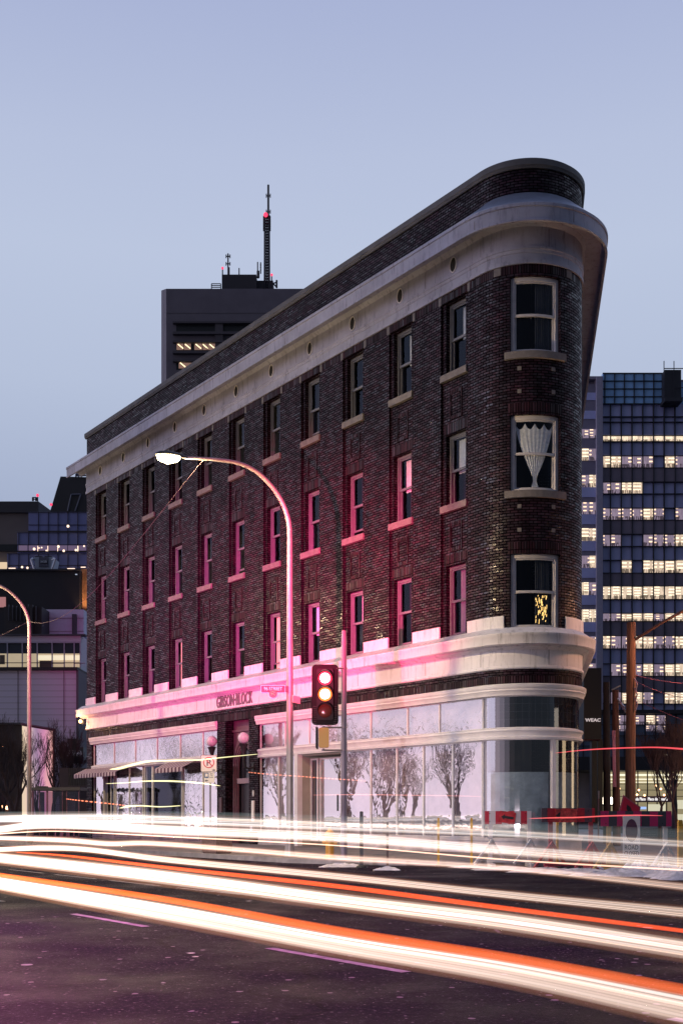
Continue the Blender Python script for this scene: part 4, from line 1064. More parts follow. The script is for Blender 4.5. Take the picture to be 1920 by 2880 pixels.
def timber_mat(name, col):
    m = bpy.data.materials.new(name); m.use_nodes = True; nt = m.node_tree; p = nt.nodes['Principled BSDF']
    tc = nt.nodes.new('ShaderNodeTexCoord'); mp = nt.nodes.new('ShaderNodeMapping'); mp.inputs['Scale'].default_value = (14, 14, .7)
    nt.links.new(tc.outputs['Object'], mp.inputs[0]); no = N(nt, 'ShaderNodeTexNoise', Scale=1.5, Detail=6.0, Roughness=.7); nt.links.new(mp.outputs[0], no.inputs['Vector'])
    rp = ramp(nt, [(.3, [c*.35 for c in col]), (.55, col), (.75, [c*1.5 for c in col])]); nt.links.new(no.outputs['Fac'], rp.inputs[0]); nt.links.new(rp.outputs[0], p.inputs['Base Color'])
    bp = N(nt, 'ShaderNodeBump', Strength=.8, Distance=.02); nt.links.new(no.outputs['Fac'], bp.inputs['Height']); nt.links.new(bp.outputs[0], p.inputs['Normal']); p.inputs['Roughness'].default_value = .8
    return m
TIMB = timber_mat('pole_timber', (.26, .13, .09))
def pole(px0, pxb, ytop, Yd, wpx, label, m_):
    a = W(pxb, HOR, Yd); b = W(px0, ytop, Yd); r_ = wpx/F*Yd/2
    t = thing('utility_pole', label, 'pole', (a.x, Yd, 0), 'timber utility poles')
    mb = MB(); rows = []
    for i in range(15):
        k = i/14; row = []
        for j in range(12):
            an = 2*PI*j/12; rr = r_*(1.12-.22*k)*(1+.04*math.sin(5*an+i)+.02*random.random())
            row.append(Vector(((b.x-a.x)*k+rr*math.cos(an), rr*math.sin(an), b.z*k)))
        rows.append(row)
    mb.quadgrid(rows, close=True); mb.face(rows[-1]); mb.face(rows[0]); mb.build('shaft', m_, t, smooth=True)
    return t, b
up1, tp = pole(1774, 1770, 1751, 35, 27, 'thick reddish timber pole nearest the camera, carrying a street lamp arm', TIMB)
R_ = Vector((up1.location.x, 35, 0))
mb = MB(); st = W(1786, 1798, 34.9)-R_; en = W(1925, 1715, 34.0)-R_; en2 = W(2060, 1640, 33.2)-R_
mb.tube([st, st.lerp(en, .5)+Vector((0, 0, .03)), en, en2], .045, 8); mb.build('lamp_arm', mat('arm_rust', (.35, .18, .14), .4, metal=.5), up1, smooth=True)
mb = MB(); mb.sphere(en2+Vector((.2, 0, -.05)), .2, 12, 8); mb.build('lamp_globe', emis('side_lamp', (1, .62, .32), 20), up1, smooth=True)
lamp('POINT', W(2060, 1640, 33.2)+Vector((.2, -.2, -.45)), 600, (1, .42, .20), .25)
mb = MB()
for k in range(3): mb.tube([(.10, -.14, 5.4-.3*k), (.17, -.2, 5.2-.3*k), (.12, -.16, 5.0-.3*k)], .025, 5)
mb.build('cable_bracket', mat('bracket_pink', (.4, .25, .3), .4, metal=.5), up1)
up2, _ = pole(1704, 1706, 1919, 44, 20, 'dark timber pole immediately right of the black pylon sign', timber_mat('dark_pole_timber', (.035, .025, .03)))
up3, _ = pole(1729, 1733, 1941, 40, 20, 'timber pole with a pink conduit guard, between the dark pole and the thick reddish one', timber_mat('mid_pole_timber', (.12, .055, .05)))
mb = MB(); c0 = W(1731, 2213, 39.7); c1 = W(1728, 2054, 39.7)
for k in (-.035, 0, .035): mb.tube([(c0.x-up3.location.x+k-.03, -.22, c0.z), (c1.x-up3.location.x+k-.03, -.22, c1.z)], .026, 6)
mb.build('conduit_guard', mat('conduit_pink', (.50, .22, .38), .35), up3)
mb = MB(); mb.tube([(.0, -.1, 5.3), (.2, -.2, 5.0), (.25, -.2, 4.8)], .03, 5); mb.tube([(-.2, -.1, 5.6), (.1, -.1, 5.75)], .03, 5); mb.build('insulator_bracket', mat('galv', (.5, .5, .55), .3, metal=.8), up3)
# wires
mb = MB()
def wire(a, b, sag, r_=.014, n=16):
    mb.tube([a.lerp(b, i/n)-Vector((0, 0, sag*4*(i/n)*(1-i/n))) for i in range(n+1)], r_, 4)
wire(W(1784, 1899, 35), W(2040, 1922, 34), .12, .016); wire(W(1784, 1915, 35), W(2040, 1960, 34), .25, .01); wire(W(1784, 1962, 35), W(1740, 1970, 40), .4, .012)
wire(W(1740, 1960, 40), W(1784, 1930, 35), .5, .010); wire(W(1784, 1965, 35), W(2040, 2060, 33), .1, .007)
tag(mb.build('overhead_wires', mat('wire_pink', (.35, .12, .2), .5)), 'pinkish overhead wires leaving the thick reddish pole to the right', 'wires')
# small signs beside the poles
for (px, yt, yb, w_, Yd, lab) in ((1706, 2217, 2243, 13, 50, 'small pale board on a thin post left of the thick reddish pole'), (1682, 2224, 2246, 5, 52, 'narrow pale board between the dark columns under the pylon sign')):
    q = W(px, HOR, Yd); t = thing('small_sign', lab, 'sign', (q.x, Yd, 0))
    zt = CAMH+(HOR-yt)/F*Yd; zb = CAMH+(HOR-yb)/F*Yd
    mb = MB(); mb.box(-w_/2/F*Yd, w_/2/F*Yd, -.02, .02, zb, zt); mb.build('board', mat('dim_board', (.38, .34, .42), .6), t)
    mb = MB(); mb.box(-.03, .03, .025, .06, 0, zt); mb.build('post', mat('post_pinkish', (.35, .2, .25), .6), t)
# parked-area lights glowing beyond (two bright ground floor lamps)
for i, (px, py) in enumerate(((1691, 2254), (1716, 2254))):
    q = W(px, py, 75); t = thing('wall_light', ('left' if i == 0 else 'right')+' one of the two glaring white lamps low behind the dark poles', 'lamp', (q.x, 75, q.z-.3))
    mb = MB(); mb.box(-.2, .2, .0, .2, 0, .15); mb.build('base', DARKM, t)
    mb = MB(); mb.sphere((0, 0, .35), .24, 10, 7); mb.build('bulb', emis('white_bulb', (1, .85, .65), 12), t)

# ---- office tower
YB = 170.
ot = thing('office_tower', 'large office block of dark blue glass bands with many lit windows behind the flatiron nose', 'building', (W(1800, HOR, YB).x, YB, 0))
BLUE = mat('blue_glass_band', (.42, .46, .82), .4, spec=.8, var=.12, vscale=.3)  # sky reflection of the glass put into a strong blue colour
UPG = mat('upper_blue_glass', (.22, .46, .85), .35, spec=.9, var=.2, vscale=.4)  # colour carries the reflected sky here too
GREYC = mat('grey_cladding', (.22, .21, .29), .7, var=.12, vscale=.4)
MULL = mat('mullion_dark', (.012, .014, .025), .6)
X0, X1 = 1694., 2360.
mb = MB(); pbox(mb, 1600, X1, 1068, 2300, YB+1, 30); body = mb.build('core', GREYC, ot)
mb = MB(); pbox(mb, 1677, 1694, 1058, 2293, YB-.6, 2); mb.build('corner_pier', mat('pier_grey', (.28, .27, .38), .7, var=.1), ot)
mb = MB(); pbox(mb, 1600, 1677, 1058, 1066, YB-.2, 2); mb.build('wing_roof_edge', GREYC, ot)
# penthouse glass grid
mb = MB(); pbox(mb, X0, 1868, 1049, 1136, YB+.2, 20); pbox(mb, 1868, X1, 1075, 1136, YB+.6, 20); mb.build('penthouse_glass', UPG, ot)
mb = MB()
for x in [X0+6+27.4*k for k in range(-0, 7)]: pbox(mb, x-1.1, x+1.1, 1049, 1136, YB, .3)
for y in (1049, 1071, 1093, 1115, 1135): pbox(mb, X0, 1868, y-1, y+1.2, YB+.02, .25)
mb.build('penthouse_grid', MULL, ot)
mb = MB(); pbox(mb, 1868, 1914, 1040, 1128, YB-1.5, 3); pbox(mb, 1868, 1918, 1118, 1128, YB-2.5, 2.5); mb.build('lift_housing', mat('dark_louvre', (.02, .022, .035), .6), ot)
mb = MB()
for x in (1866, 1894): pbox(mb, x-1, x+1, 1015, 1120, YB-1.8, .1)
pbox(mb, 1866, 1925, 1035, 1037, YB-1.8, .1)
for y in (1090, 1118): pbox(mb, 1895, 1925, y-.8, y+.8, YB-1.8, .1)
mb.build('roof_railing', MULL, ot)
main_rows = [(1224, 1241), (1281, 1315), (1355, 1388), (1428, 1462), (1502, 1536), (1575, 1611), (1648, 1685), (1724, 1747), (1788, 1824), (1866, 1901), (1946, 1979)]
grey_bands = [(1315, 1355), (1462, 1502), (1611, 1648), (1747, 1788), (1901, 1946)]
wing_rows = [(1104, 1125), (1155, 1178), (1207, 1232), (1262, 1295), (1336, 1370), (1413, 1446), (1486, 1521), (1563, 1597), (1638, 1673), (1714, 1749), (1790, 1824), (1866, 1901), (1946, 1979)]
cols = [X0]+[1716.5+30.2*k for k in range(0, 22)]
mb = MB(); pbox(mb, X0+.5, X1, 1137, 2008, YB+.5, 1); mb.build('blue_band', BLUE, ot)
mb = MB()
for a, b in grey_bands: pbox(mb, X0, X1, a+1, b-1, YB+.2, .4)
mb.build('grey_band', mat('grey_band', (.17, .15, .21), .7, var=.15, vscale=.3), ot)
mb = MB()
for x in cols[1:-1]: pbox(mb, x-.9, x+.9, 1137, 2008, YB, .8)
for a, b in main_rows+grey_bands:
    for y in (a, b): pbox(mb, X0, X1, y-.6, y+.6, YB+.05, .5)
for y in (1171, 1186): pbox(mb, X0, X1, y-.5, y+.5, YB+.05, .5)
mb.build('mullion', MULL, ot)
def lit_mat(name, base, stripe, n, thr, dark=.5, sat=1.):
    m = bpy.data.materials.new(name); m.use_nodes = True; nt = m.node_tree; nt.nodes.clear()
    o = nt.nodes.new('ShaderNodeOutputMaterial'); e = nt.nodes.new('ShaderNodeEmission'); nt.links.new(e.outputs[0], o.inputs[0])
    tc = nt.nodes.new('ShaderNodeTexCoord'); oi = nt.nodes.new('ShaderNodeObjectInfo'); s = nt.nodes.new('ShaderNodeSeparateXYZ'); nt.links.new(tc.outputs['UV'], s.inputs[0])
    rnd_ = oi.outputs['Random']
    # ceiling light rows: horizontal bars seen from below, only over part of the room's width
    v = math_n(nt, 'ADD', math_n(nt, 'MULTIPLY', s.outputs[1], n), math_n(nt, 'MULTIPLY', rnd_, 7.0))
    bar = math_n(nt, 'LESS_THAN', math_n(nt, 'FRACT', v), .36)
    u = math_n(nt, 'ADD', s.outputs[0], math_n(nt, 'MULTIPLY', rnd_, 13.0))
    msk = math_n(nt, 'GREATER_THAN', math_n(nt, 'SINE', math_n(nt, 'MULTIPLY', u, 3.1)), thr)
    bar = math_n(nt, 'MULTIPLY', bar, msk)
    top = math_n(nt, 'GREATER_THAN', s.outputs[1], .25); bar = math_n(nt, 'MULTIPLY', bar, top)
    cb = nt.nodes.new('ShaderNodeCombineXYZ'); nt.links.new(math_n(nt, 'MULTIPLY', s.outputs[0], 2.0), cb.inputs[0]); nt.links.new(s.outputs[1], cb.inputs[1]); nt.links.new(math_n(nt, 'MULTIPLY', rnd_, 50.0), cb.inputs[2])
    no = N(nt, 'ShaderNodeTexVoronoi', Scale=2.6); nt.links.new(cb.outputs[0], no.inputs['Vector'])
    low = math_n(nt, 'LESS_THAN', s.outputs[1], .32)
    sx = nt.nodes.new('ShaderNodeSeparateColor'); nt.links.new(no.outputs['Color'], sx.inputs[0])
    fur = math_n(nt, 'MULTIPLY', low, math_n(nt, 'GREATER_THAN', sx.outputs[0], .45))
    tone = math_n(nt, 'ADD', math_n(nt, 'MULTIPLY', sx.outputs[1], .35), .8)
    fac = math_n(nt, 'MULTIPLY', tone, math_n(nt, 'SUBTRACT', 1.0, math_n(nt, 'MULTIPLY', fur, .75)))
    mx = nt.nodes.new('ShaderNodeMix'); mx.data_type = 'RGBA'; nt.links.new(bar, mx.inputs[0])
    mx.inputs[6].default_value = tuple(base)+(1,); mx.inputs[7].default_value = tuple(stripe)+(1,)
    nt.links.new(mx.outputs[2], e.inputs[0]); nt.links.new(math_n(nt, 'ADD', fac, math_n(nt, 'MULTIPLY', bar, .8)), e.inputs[1])
    return m
LITA = lit_mat('lit_office', (.74, .56, .42), (1, .80, .55), 3.4, -.7); LITB = lit_mat('lit_office_dim', (.26, .20, .27), (.95, .66, .44), 3.0, .5)
LITC = lit_mat('lit_office_bright', (.80, .62, .46), (1, .82, .58), 4.5, -.4)
rw = random.Random(11)
patt = ['cccccccc', 'aaaaabaa', 'aaaa    ', 'bbbaab bb', 'bbb bbaa', '  aaaaaa', 'cccccccc', 'aaaaaaaa', 'abbaabaa', 'bbbbcacc', 'bbccb ac']
rw2 = random.Random(5)
patt = ['cccccccccccccc', 'aaaaabaaabaaaa', 'aaaa     abbaa', 'bbbaab bbaabab', 'bbb bbaaabbbaa', '  abaaaaaab ba', 'ccccccccaaccaa', 'aaaaaaaaacaaac', 'abbaabaabbaaba', 'bbbbcaccaabbaa', 'bbccb acaabbcc']
def lit(x0, x1, y0, y1, Y, k):
    mb = MB(); a = W(x0, y1, Y); b = W(x1, y0, Y)
    mb.face([(a.x, Y, a.z), (b.x, Y, a.z), (b.x, Y, b.z), (a.x, Y, b.z)], [(0, 0), ((x1-x0)/14., 0), ((x1-x0)/14., 1), (0, 1)])
    mb.face([(a.x, Y+.05, a.z), (b.x, Y+.05, a.z), (b.x, Y+.05, b.z), (a.x, Y+.05, b.z)])
    return mb.build('lit_window', {'a': LITA, 'b': LITB, 'c': LITC}[k], ot)
for (a, b), pt in zip(main_rows, patt):
    i = 0
    while i < len(cols)-1 and i < len(pt):
        k = pt[i]; z_ = rw2.random()
        if k == 'a' and z_ < .3: k = 'b'
        elif k == 'b' and z_ > .9: k = ' '
        if k != ' ':
            # neighbouring panes of one open-plan floor share a room
            j = i
            lit(cols[i]+1.2, cols[i+1]-1.2, a+(0 if rw.random() < .7 else 3), b, YB+.42, k)
        i += 1
mb = MB(); pbox(mb, 1600, 1676, 1080, 2160, YB+.3, 1); mb.build('wing_wall', mat('wing_grey', (.20, .19, .28), .7, var=.15, vscale=.3), ot)
wp = ['  ', '  ', 'bb', 'ab', 'ba', 'bb', 'aa', 'ba', 'cb', 'cc', 'bb', 'bb', 'ba']
for (a, b) in wing_rows: mb = MB(); pbox(mb, 1631, 1675, a, b+ (28 if a > 1290 else 0), YB+.2, .3); mb.build('wing_glass', BLUE, ot)
for (a, b), k in zip(wing_rows, wp):
    for x0, x1, kk in ((1632, 1654, k[0]), (1656, 1675, k[1])):
        if kk != ' ': lit(x0, x1, a, b, YB+.15, kk)
# podium
mb = MB(); pbox(mb, 1600, X1, 2008, 2129, YB-8, 9); mb.build('podium_glazing', mat('podium_glass', (.08, .11, .20), .12, spec=.8, var=.4, vscale=.12), ot)
mb = MB()
for x in range(1640, 2340, 29): pbox(mb, x-.8, x+.8, 2005, 2132, YB-8.4, .4)
for y in (2008, 2038, 2069, 2098, 2129): pbox(mb, 1600, X1, y-.8, y+.8, YB-8.35, .3)
pbox(mb, 1600, X1, 1996, 2007, YB-9, 10); pbox(mb, 1600, X1, 2129, 2166, YB-10, 11); mb.build('podium_frame', mat('podium_black', (.015, .013, .02), .6), ot)
for (x0, x1, y0, y1, k) in ((1738, 1764, 2012, 2037, 'b'), (1783, 1810, 2012, 2037, 'b'), (1816, 1842, 2012, 2037, 'a'), (1845, 1871, 2012, 2037, 'b'), (1738, 1764, 2040, 2056, 'b'), (1816, 1842, 2040, 2056, 'b'), (1845, 1871, 2040, 2060, 'b'), (1850, 1878, 2120, 2127, 'c')):
    lit(x0, x1, y0, y1, YB-8.1, k)
LOB = mat('lobby_wall', (.35, .32, .22), .6, emit=(.62, .52, .30), estr=.42, var=.0)
mb = MB(); pbox(mb, 1700, X1, 2166, 2300, YB-4, 5); mb.build('lobby_wall', LOB, ot)
mb = MB()
for y, h in ((2177, 5), (2190, 3), (2199, 2)): pbox(mb, 1706, X1, y, y+h, YB-4.3, .2)
mb.build('lobby_strip_light', emis('lobby_strip', (1, .92, .70), 1.2), ot)
mb = MB()
for x in range(1712, 2340, 27): pbox(mb, x-1, x+1, 2166, 2300, YB-8, .3)
for y in (2205, 2222, 2240): pbox(mb, 1700, X1, y-.8, y+.8, YB-7.95, .2)
mb.build('lobby_frame', mat('podium_black', (.015, .013, .02)), ot)
mb = MB(); pbox(mb, 1775, 1890, 2239, 2256, YB-9, .6); mb.build('sign_band', mat('sign_band', (.10, .06, .08), .6), ot)
c = W(1792, 2247, YB-9.1); text_mesh('sign_text', 'Canada Place', emis('sign_white_glow', (1, .95, .95), 1.0), ot, frontM(c.x, c.y, c.z), width=44/F*(YB-9), height=9/F*(YB-9), extrude=.05, offset=.02)
c = W(1848, 2247, YB-9.1); text_mesh('sign_text', 'Place du Canada', MATS['sign_white_glow'], ot, frontM(c.x, c.y, c.z), width=55/F*(YB-9), height=9/F*(YB-9), extrude=.05, offset=.02)
mb = MB(); rnd = random.Random(4)
for (px, py) in ((1740, 2218), (1771, 2219), (1790, 2235), (1811, 2237), (1857, 2219), (1872, 2219), (1880, 2226), (1866, 2236), (1842, 2210), (1795, 2222)): mb.sphere(W(px, py, YB-9.5), .16, 6, 4)
mb.build('canopy_light', emis('amber_dot', (1, .5, .25), 5), ot)
mb = MB(); pbox(mb, 1788, 1816, 2269, 2276, YB-9, .2); mb.build('notice_screen', emis('screen_blue', (.35, .5, .9), 1.2), ot)
mb = MB()
for (x0, x1, y0, y1) in ((1740, 1764, 2262, 2290), (1890, 1925, 2250, 2275), (1895, 1925, 2290, 2320), (1822, 1870, 2262, 2290)): pbox(mb, x0, x1, y0, y1, YB-9.2, .2)
mb.build('entrance_glow', emis('entr_glow', (.9, .85, .62), .75), ot)
adopt(ot)

# ---- tower with antennas behind the roof line
YT = 230.
tt = thing('concrete_tower', 'tall brown-grey concrete tower with roof masts rising behind the flatiron roof', 'building', (W(640, HOR, YT).x, YT, 0))
CT = mat('tower_concrete', (.13, .12, .15), .85, var=.12, vscale=.25)
mb = MB(); pbox(mb, 468, 900, 812, 2250, YT, 25)
a = W(454, 2250, YT+9); b = W(454, 817, YT+9); c = W(468, 812, YT); d = W(468, 2250, YT)
mb.face([a, d, c, b]); mb.face([b, c, c+Vector((0, 26, 0)), b+Vector((0, 16, 0))]); mb.build('tower_wall', CT, tt)
mb = MB()
for (x0, x1, y0, y1) in ((496, 605, 909, 932), (627, 860, 909, 932), (496, 605, 963, 986), (496, 605, 1017, 1040), (627, 800, 963, 986)): pbox(mb, x0, x1, y0, y1, YT-.05, .5)
mb.build('window_strip', mat('strip_dark', (.012, .014, .02), .4), tt)
mb = MB()
for (y0, y1) in ((903, 908), (932, 939), (957, 962), (986, 993), (1011, 1016)): pbox(mb, 486, 880, y0, y1, YT-.9, .95)
pbox(mb, 605, 627, 908, 1040, YT-.6, .6)
for y in (880, ): pbox(mb, 468, 900, y, y+.8, YT-.05, .06)
mb.build('ledge', mat('tower_ledge', (.075, .07, .085), .85), tt)
def diag_lit(x0, x1, y0, y1, n):
    mb = MB(); pbox(mb, x0, x1, y0, y1, YT-.1, .04); f = mb.build('lit_window', emis('tower_room', (.42, .25, .20), .55), tt)
    mb = MB()
    for k in range(n):
        xa = x0+4+(x1-x0)*k/n; mb.tube([W(xa, y0+2, YT-.2), W(min(x1, xa+(y1-y0)*.8), y1-4, YT-.2)], .11, 4)
    mb.build('strip_light', emis('tower_strip', (1, .78, .45), 2), f)
diag_lit(497, 537, 966, 984, 2); diag_lit(547, 605, 966, 984, 3); diag_lit(503, 540, 1018, 1036, 1)
mb = MB()
for x in (517, 570, 583): pbox(mb, x-.8, x+.8, 963, 986, YT-.3, .1)
mb.build('window_post', MULL, tt)
mb = MB(); pbox(mb, 624, 721, 772, 813, YT+3, 14); pbox(mb, 721, 768, 789, 813, YT+4, 8); mb.build('plant_room', mat('plant_dark', (.03, .028, .038), .7), tt)
def bar(mb, x0, y0, x1, y1, w_=.16, Y=None): Y = Y or YT+4; mb.tube([W(x0, y0, Y), W(x1, y1, Y)], w_, 4)
mb = MB()   # lattice mast
for x in (744.5, 757): bar(mb, x, 812, x+.5*(1 if x < 750 else -1), 608, .22)
bar(mb, 751, 812, 751, 608, .15, YT+5)
for k in range(26):
    y0 = 812-7.8*k; bar(mb, 745, y0, 757, y0-7.8, .10); bar(mb, 757, y0, 745, y0-7.8, .10)
for y in (630, 608): bar(mb, 741, y, 760, y, .2)
mb.build('lattice_mast', MULL, tt)
mb = MB(); bar(mb, 754.5, 608, 754.5, 520, .22); bar(mb, 749, 551, 760, 551, .12); bar(mb, 749, 545, 749, 556, .1); bar(mb, 760, 545, 760, 556, .1); bar(mb, 749, 596, 760, 596, .12); bar(mb, 749, 590, 749, 601, .1); bar(mb, 760, 590, 760, 601, .1)
for x in (741, 760):
    bar(mb, x, 608, x, 650, .1)
    for k in range(7): bar(mb, x-1.5, 612+6*k, x+1.5, 612+6*k, .07)
mb.build('whip_antenna', MULL, tt)
mb = MB(); bar(mb, 643, 772, 643, 752, .25); bar(mb, 641.5, 752, 641.5, 713, .15)
for y in (721, 742): bar(mb, 636, y, 647, y, .12); bar(mb, 636, y-5, 636, y+5, .1); bar(mb, 647, y-5, 647, y+5, .1)
bar(mb, 626, 772, 626, 757, .12); bar(mb, 672.5, 772, 672.5, 754, .12); bar(mb, 724.5, 737, 724.5, 762, .12); bar(mb, 726, 762, 726, 782, .3)
bar(mb, 733, 738, 733, 770, .12); bar(mb, 731, 745, 735, 745, .1); bar(mb, 731, 752, 735, 752, .1); bar(mb, 731, 760, 735, 760, .1)
bar(mb, 764, 790, 764, 777, .12); bar(mb, 778, 810, 778, 788, .2); bar(mb, 768, 797, 778, 794, .15); bar(mb, 768, 797, 778, 808, .15)
for y in (798, 803, 808): bar(mb, 595, y, 621, y, .1)
for x in (595, 621): bar(mb, x, 798, x, 813, .1)
mb.build('antenna', MULL, tt)
for (px, py, s_) in ((747, 604, .75), (626, 754, .42), (764, 773, .42)):
    mb = MB(); mb.sphere(W(px, py, YT+3.5), s_*.6, 8, 6); mb.build('beacon', emis('beacon_red', (1, .05, .12), 1.8), tt)
adopt(tt)

# ================================================================== LEFT BACKGROUND
def simple(name, label, px, Y, cat='building'):
    return thing(name, label, cat, (W(px, HOR, Y).x, Y, 0))
# brown concrete + stepped glass building
Y1 = 165.
t = simple('glass_office', 'stepped dark blue glass office with brown concrete flank at the far left', 120, Y1)
mb = MB(); pbox(mb, -300, 90, 1440, 2200, Y1+1, 30); mb.build('brown_wall', mat('brown_concrete', (.15, .13, .13), .85, var=.15, vscale=.2), t)
mb = MB(); pbox(mb, -300, 109, 1410, 1441, Y1+.5, 28)
a = W(109, 1410, Y1+.5); b = W(109, 1441, Y1+.5); c = W(143, 1435, Y1+16); mb.face([a, b, W(143, 1441, Y1+16), c]); mb.build('roof_band', mat('roof_band_dark', (.035, .035, .045), .7), t)
mb = MB(); pbox(mb, 81, 246, 1440, 1500, Y1, 20); pbox(mb, 50, 246, 1497, 1558, Y1-1.5, 20); pbox(mb, 21, 246, 1556, 1640, Y1-3, 20); gl = mb.build('glass_step', mat('slate_glass', (.17, .19, .42), .4, spec=.7, var=.1, vscale=.2), t)
mb = MB()
for (x0, y0, y1, Y, ym) in ((81, 1440, 1495, Y1, 1476), (50, 1497, 1551, Y1-1.5, 1532), (21, 1556, 1601, Y1-3, 1590)):
    for k in range(-4, 9):
        x = 108.5+27.6*k
        if x0 < x < 244: pbox(mb, x-.6, x+.6, y0, y1, Y-.15, .12)
    for y in (y0+1, ym): pbox(mb, x0, 244, y-.6, y+.6, Y-.14, .1)
    pbox(mb, x0-1, 244, y1-2.5, y1+1, Y-.3, .3)
mb.build('mullion', mat('mullion_brown', (.03, .022, .025), .6), t)
mb = MB(); 
for (x0, x1) in ((52, 78), (80, 106), (108, 134), (136, 161), (163, 190), (191, 217), (219, 243)): pbox(mb, x0, x1, 1534, 1550, Y1-1.62, .02)
mb.build('dim_lit_window', emis('mauve_room', (.14, .10, .17), 1.), t)
mb = MB(); rn = random.Random(2)
for (px, py) in ((192, 1480), (97, 1544), (118, 1540), (131, 1548), (165, 1537), (180, 1549), (214, 1547), (237, 1536), (63, 1595), (78, 1597)): mb.sphere(W(px, py, Y1-4), .13*rn.uniform(.8, 1.6), 6, 4)
for (x0, x1, y) in ((162, 168, 1537), (190, 211, 1598), (25, 44, 1597), (228, 241, 1594), (107, 113, 1540)): pbox(mb, x0, x1, y, y+2, Y1-4, .1)
for x in (107, 135, 163, 219, 220): pbox(mb, x-.7, x+.7, 1535, 1551, Y1-1.8, .1)
mb.build('interior_lights', emis('peach_dots', (1, .72, .55), 1.8), t)
mb = MB(); pbox(mb, -60, 20, 1581, 1598, Y1-.1, 1); mb.build('lit_window', emis('warm_room', (1, .75, .5), .8), t)
mb = MB(); pbox(mb, -60, 48, 1531, 1551, Y1+.8, .3); mb.build('dark_recess', mat('strip_dark', (.012, .014, .02)), t)
mb = MB()
for k in range(6): a = 2*PI*k/6; mb.tube([W(98+6*math.cos(a), 1409, Y1+5), W(98+6*math.cos(a), 1399, Y1+5)], .08, 4)
for y in (1399, 1404): mb.tube([W(92, y, Y1+5), W(104, y, Y1+5)], .08, 4)
mb.tube([W(107, 1410, Y1+5), W(107, 1394, Y1+5)], .08, 4); mb.build('roof_rail', MULL, t)
for px, py, Yq in ((106.5, 1393, Y1+5), (144.5, 1419, Y1+10)):
    mb = MB(); mb.sphere(W(px, py, Yq), .22, 8, 6); mb.build('beacon', emis('beacon_red', (1, .05, .12), 1.8), t)
adopt(t)
# dark sloped slab tower
Y2 = 200.
t = simple('dark_tower', 'near-black sloping tower top behind the stepped glass office', 190, Y2)
mb = MB()
def poly_ext(pts, Y, dep):
    a = [W(x, y, Y) for x, y in pts]; b = [p+Vector((0, dep, 0)) for p in a]
    mb.face(a); mb.face(b[::-1])
    for i in range(len(a)): j = (i+1) % len(a); mb.face([a[i], a[j], b[j], b[i]])
poly_ext([(171, 1340), (250, 1342), (250, 1600), (120, 1600), (142, 1437)], Y2, 18); mb.build('slab', mat('slab_black', (.02, .02, .026), .6, var=.3, vscale=.1), t)
mb = MB(); 
for (x0, y0, x1, y1) in ((201, 1391, 191, 1437), (228, 1390, 212, 1437), (201, 1391, 228, 1390)): mb.tube([W(x0, y0, Y2-.2), W(x1, y1, Y2-.2)], .12, 4)
mb.build('wall_seam', mat('frame_grey', (.12, .13, .18), .5), t)
mb = MB()
for (x0, y0, x1, y1) in ((204, 1391, 226, 1390), (214, 1341, 214, 1333), (222, 1341, 222, 1331), (230, 1341, 230, 1332), (214, 1334, 246, 1331), (214, 1338, 246, 1337)): mb.tube([W(x0, y0, Y2-.2), W(x1, y1, Y2-.2)], .14, 4)
mb.build('roof_frame', mat('frame_grey', (.12, .13, .18), .5), t); adopt(t)
# black box block
Y3 = 135.
t = simple('black_block', 'black windowless box building below the stepped glass office', 110, Y3)
mb = MB(); pbox(mb, -300, 224, 1601, 2100, Y3, 20); mb.build('black_wall', mat('black_cladding', (.016, .016, .022), .75, var=.2, vscale=.2), t)
mb = MB(); pbox(mb, -300, 226, 1600, 1604, Y3-.3, .5); mb.build('parapet_cap', mat('cap_dark', (.03, .03, .04), .6), t)
mb = MB(); pbox(mb, -60, 16, 1679, 1707, Y3-.2, .2); mb.build('lit_window', emis('pink_room', (.55, .25, .26), .7), t)
mb = MB(); pbox(mb, 212, 217, 1614, 1616, Y3-.2, .2); mb.build('wall_lamp', emis('dim_lamp', (.5, .55, .7), .8), t)
adopt(t)
# rooftop condenser
t = simple('rooftop_condenser', 'grey V-shaped condenser unit lettered CANCOOL on the black box roof', 122, Y3, 'machine'); t.location.z = W(0, 1601, Y3).z
GAL = mat('galv_blue', (.34, .38, .48), .35, metal=.5)
mb = MB(); poly_ext([(95, 1566), (150, 1566), (143, 1601), (102, 1601)], Y3+1, 3); mb.build('casing', GAL, t)
mb = MB(); pbox(mb, 110, 136, 1567, 1594, Y3+.8, .15); fp = mb.build('front_panel', mat('panel_slate', (.08, .085, .13), .5), t)
mb = MB(); pbox(mb, 113, 134, 1575, 1584, Y3+.7, .08); mb.build('name_board', mat('board_dark', (.03, .035, .05), .5), fp)
c = W(123.5, 1579.5, Y3+.65); text_mesh('name_text', 'CANCOOL', mat('name_white', (.6, .65, .75), .5), fp, frontM(c.x, c.y, c.z), width=19/F*Y3, height=6/F*Y3, extrude=.01, offset=.01)
for s_ in (-1, 1):
    mb = MB(); mb.tube([W(122+s_*34, 1574, Y3+.5), W(122+s_*25, 1601, Y3+.5)], .13, 8); mb.tube([W(122+s_*34, 1574, Y3+.5), W(122+s_*30, 1571, Y3+.8), W(122+s_*26, 1574, Y3+1)], .13, 8); mb.build('duct', mat('duct_pale', (.5, .52, .6), .3, metal=.4), t)
mb = MB(); pbox(mb, 99, 120, 1564, 1567, Y3+1, 2); pbox(mb, 126, 146, 1564, 1567, Y3+1, 2); mb.build('fan_rim', mat('board_dark', (.03, .035, .05)), t)
adopt(t)
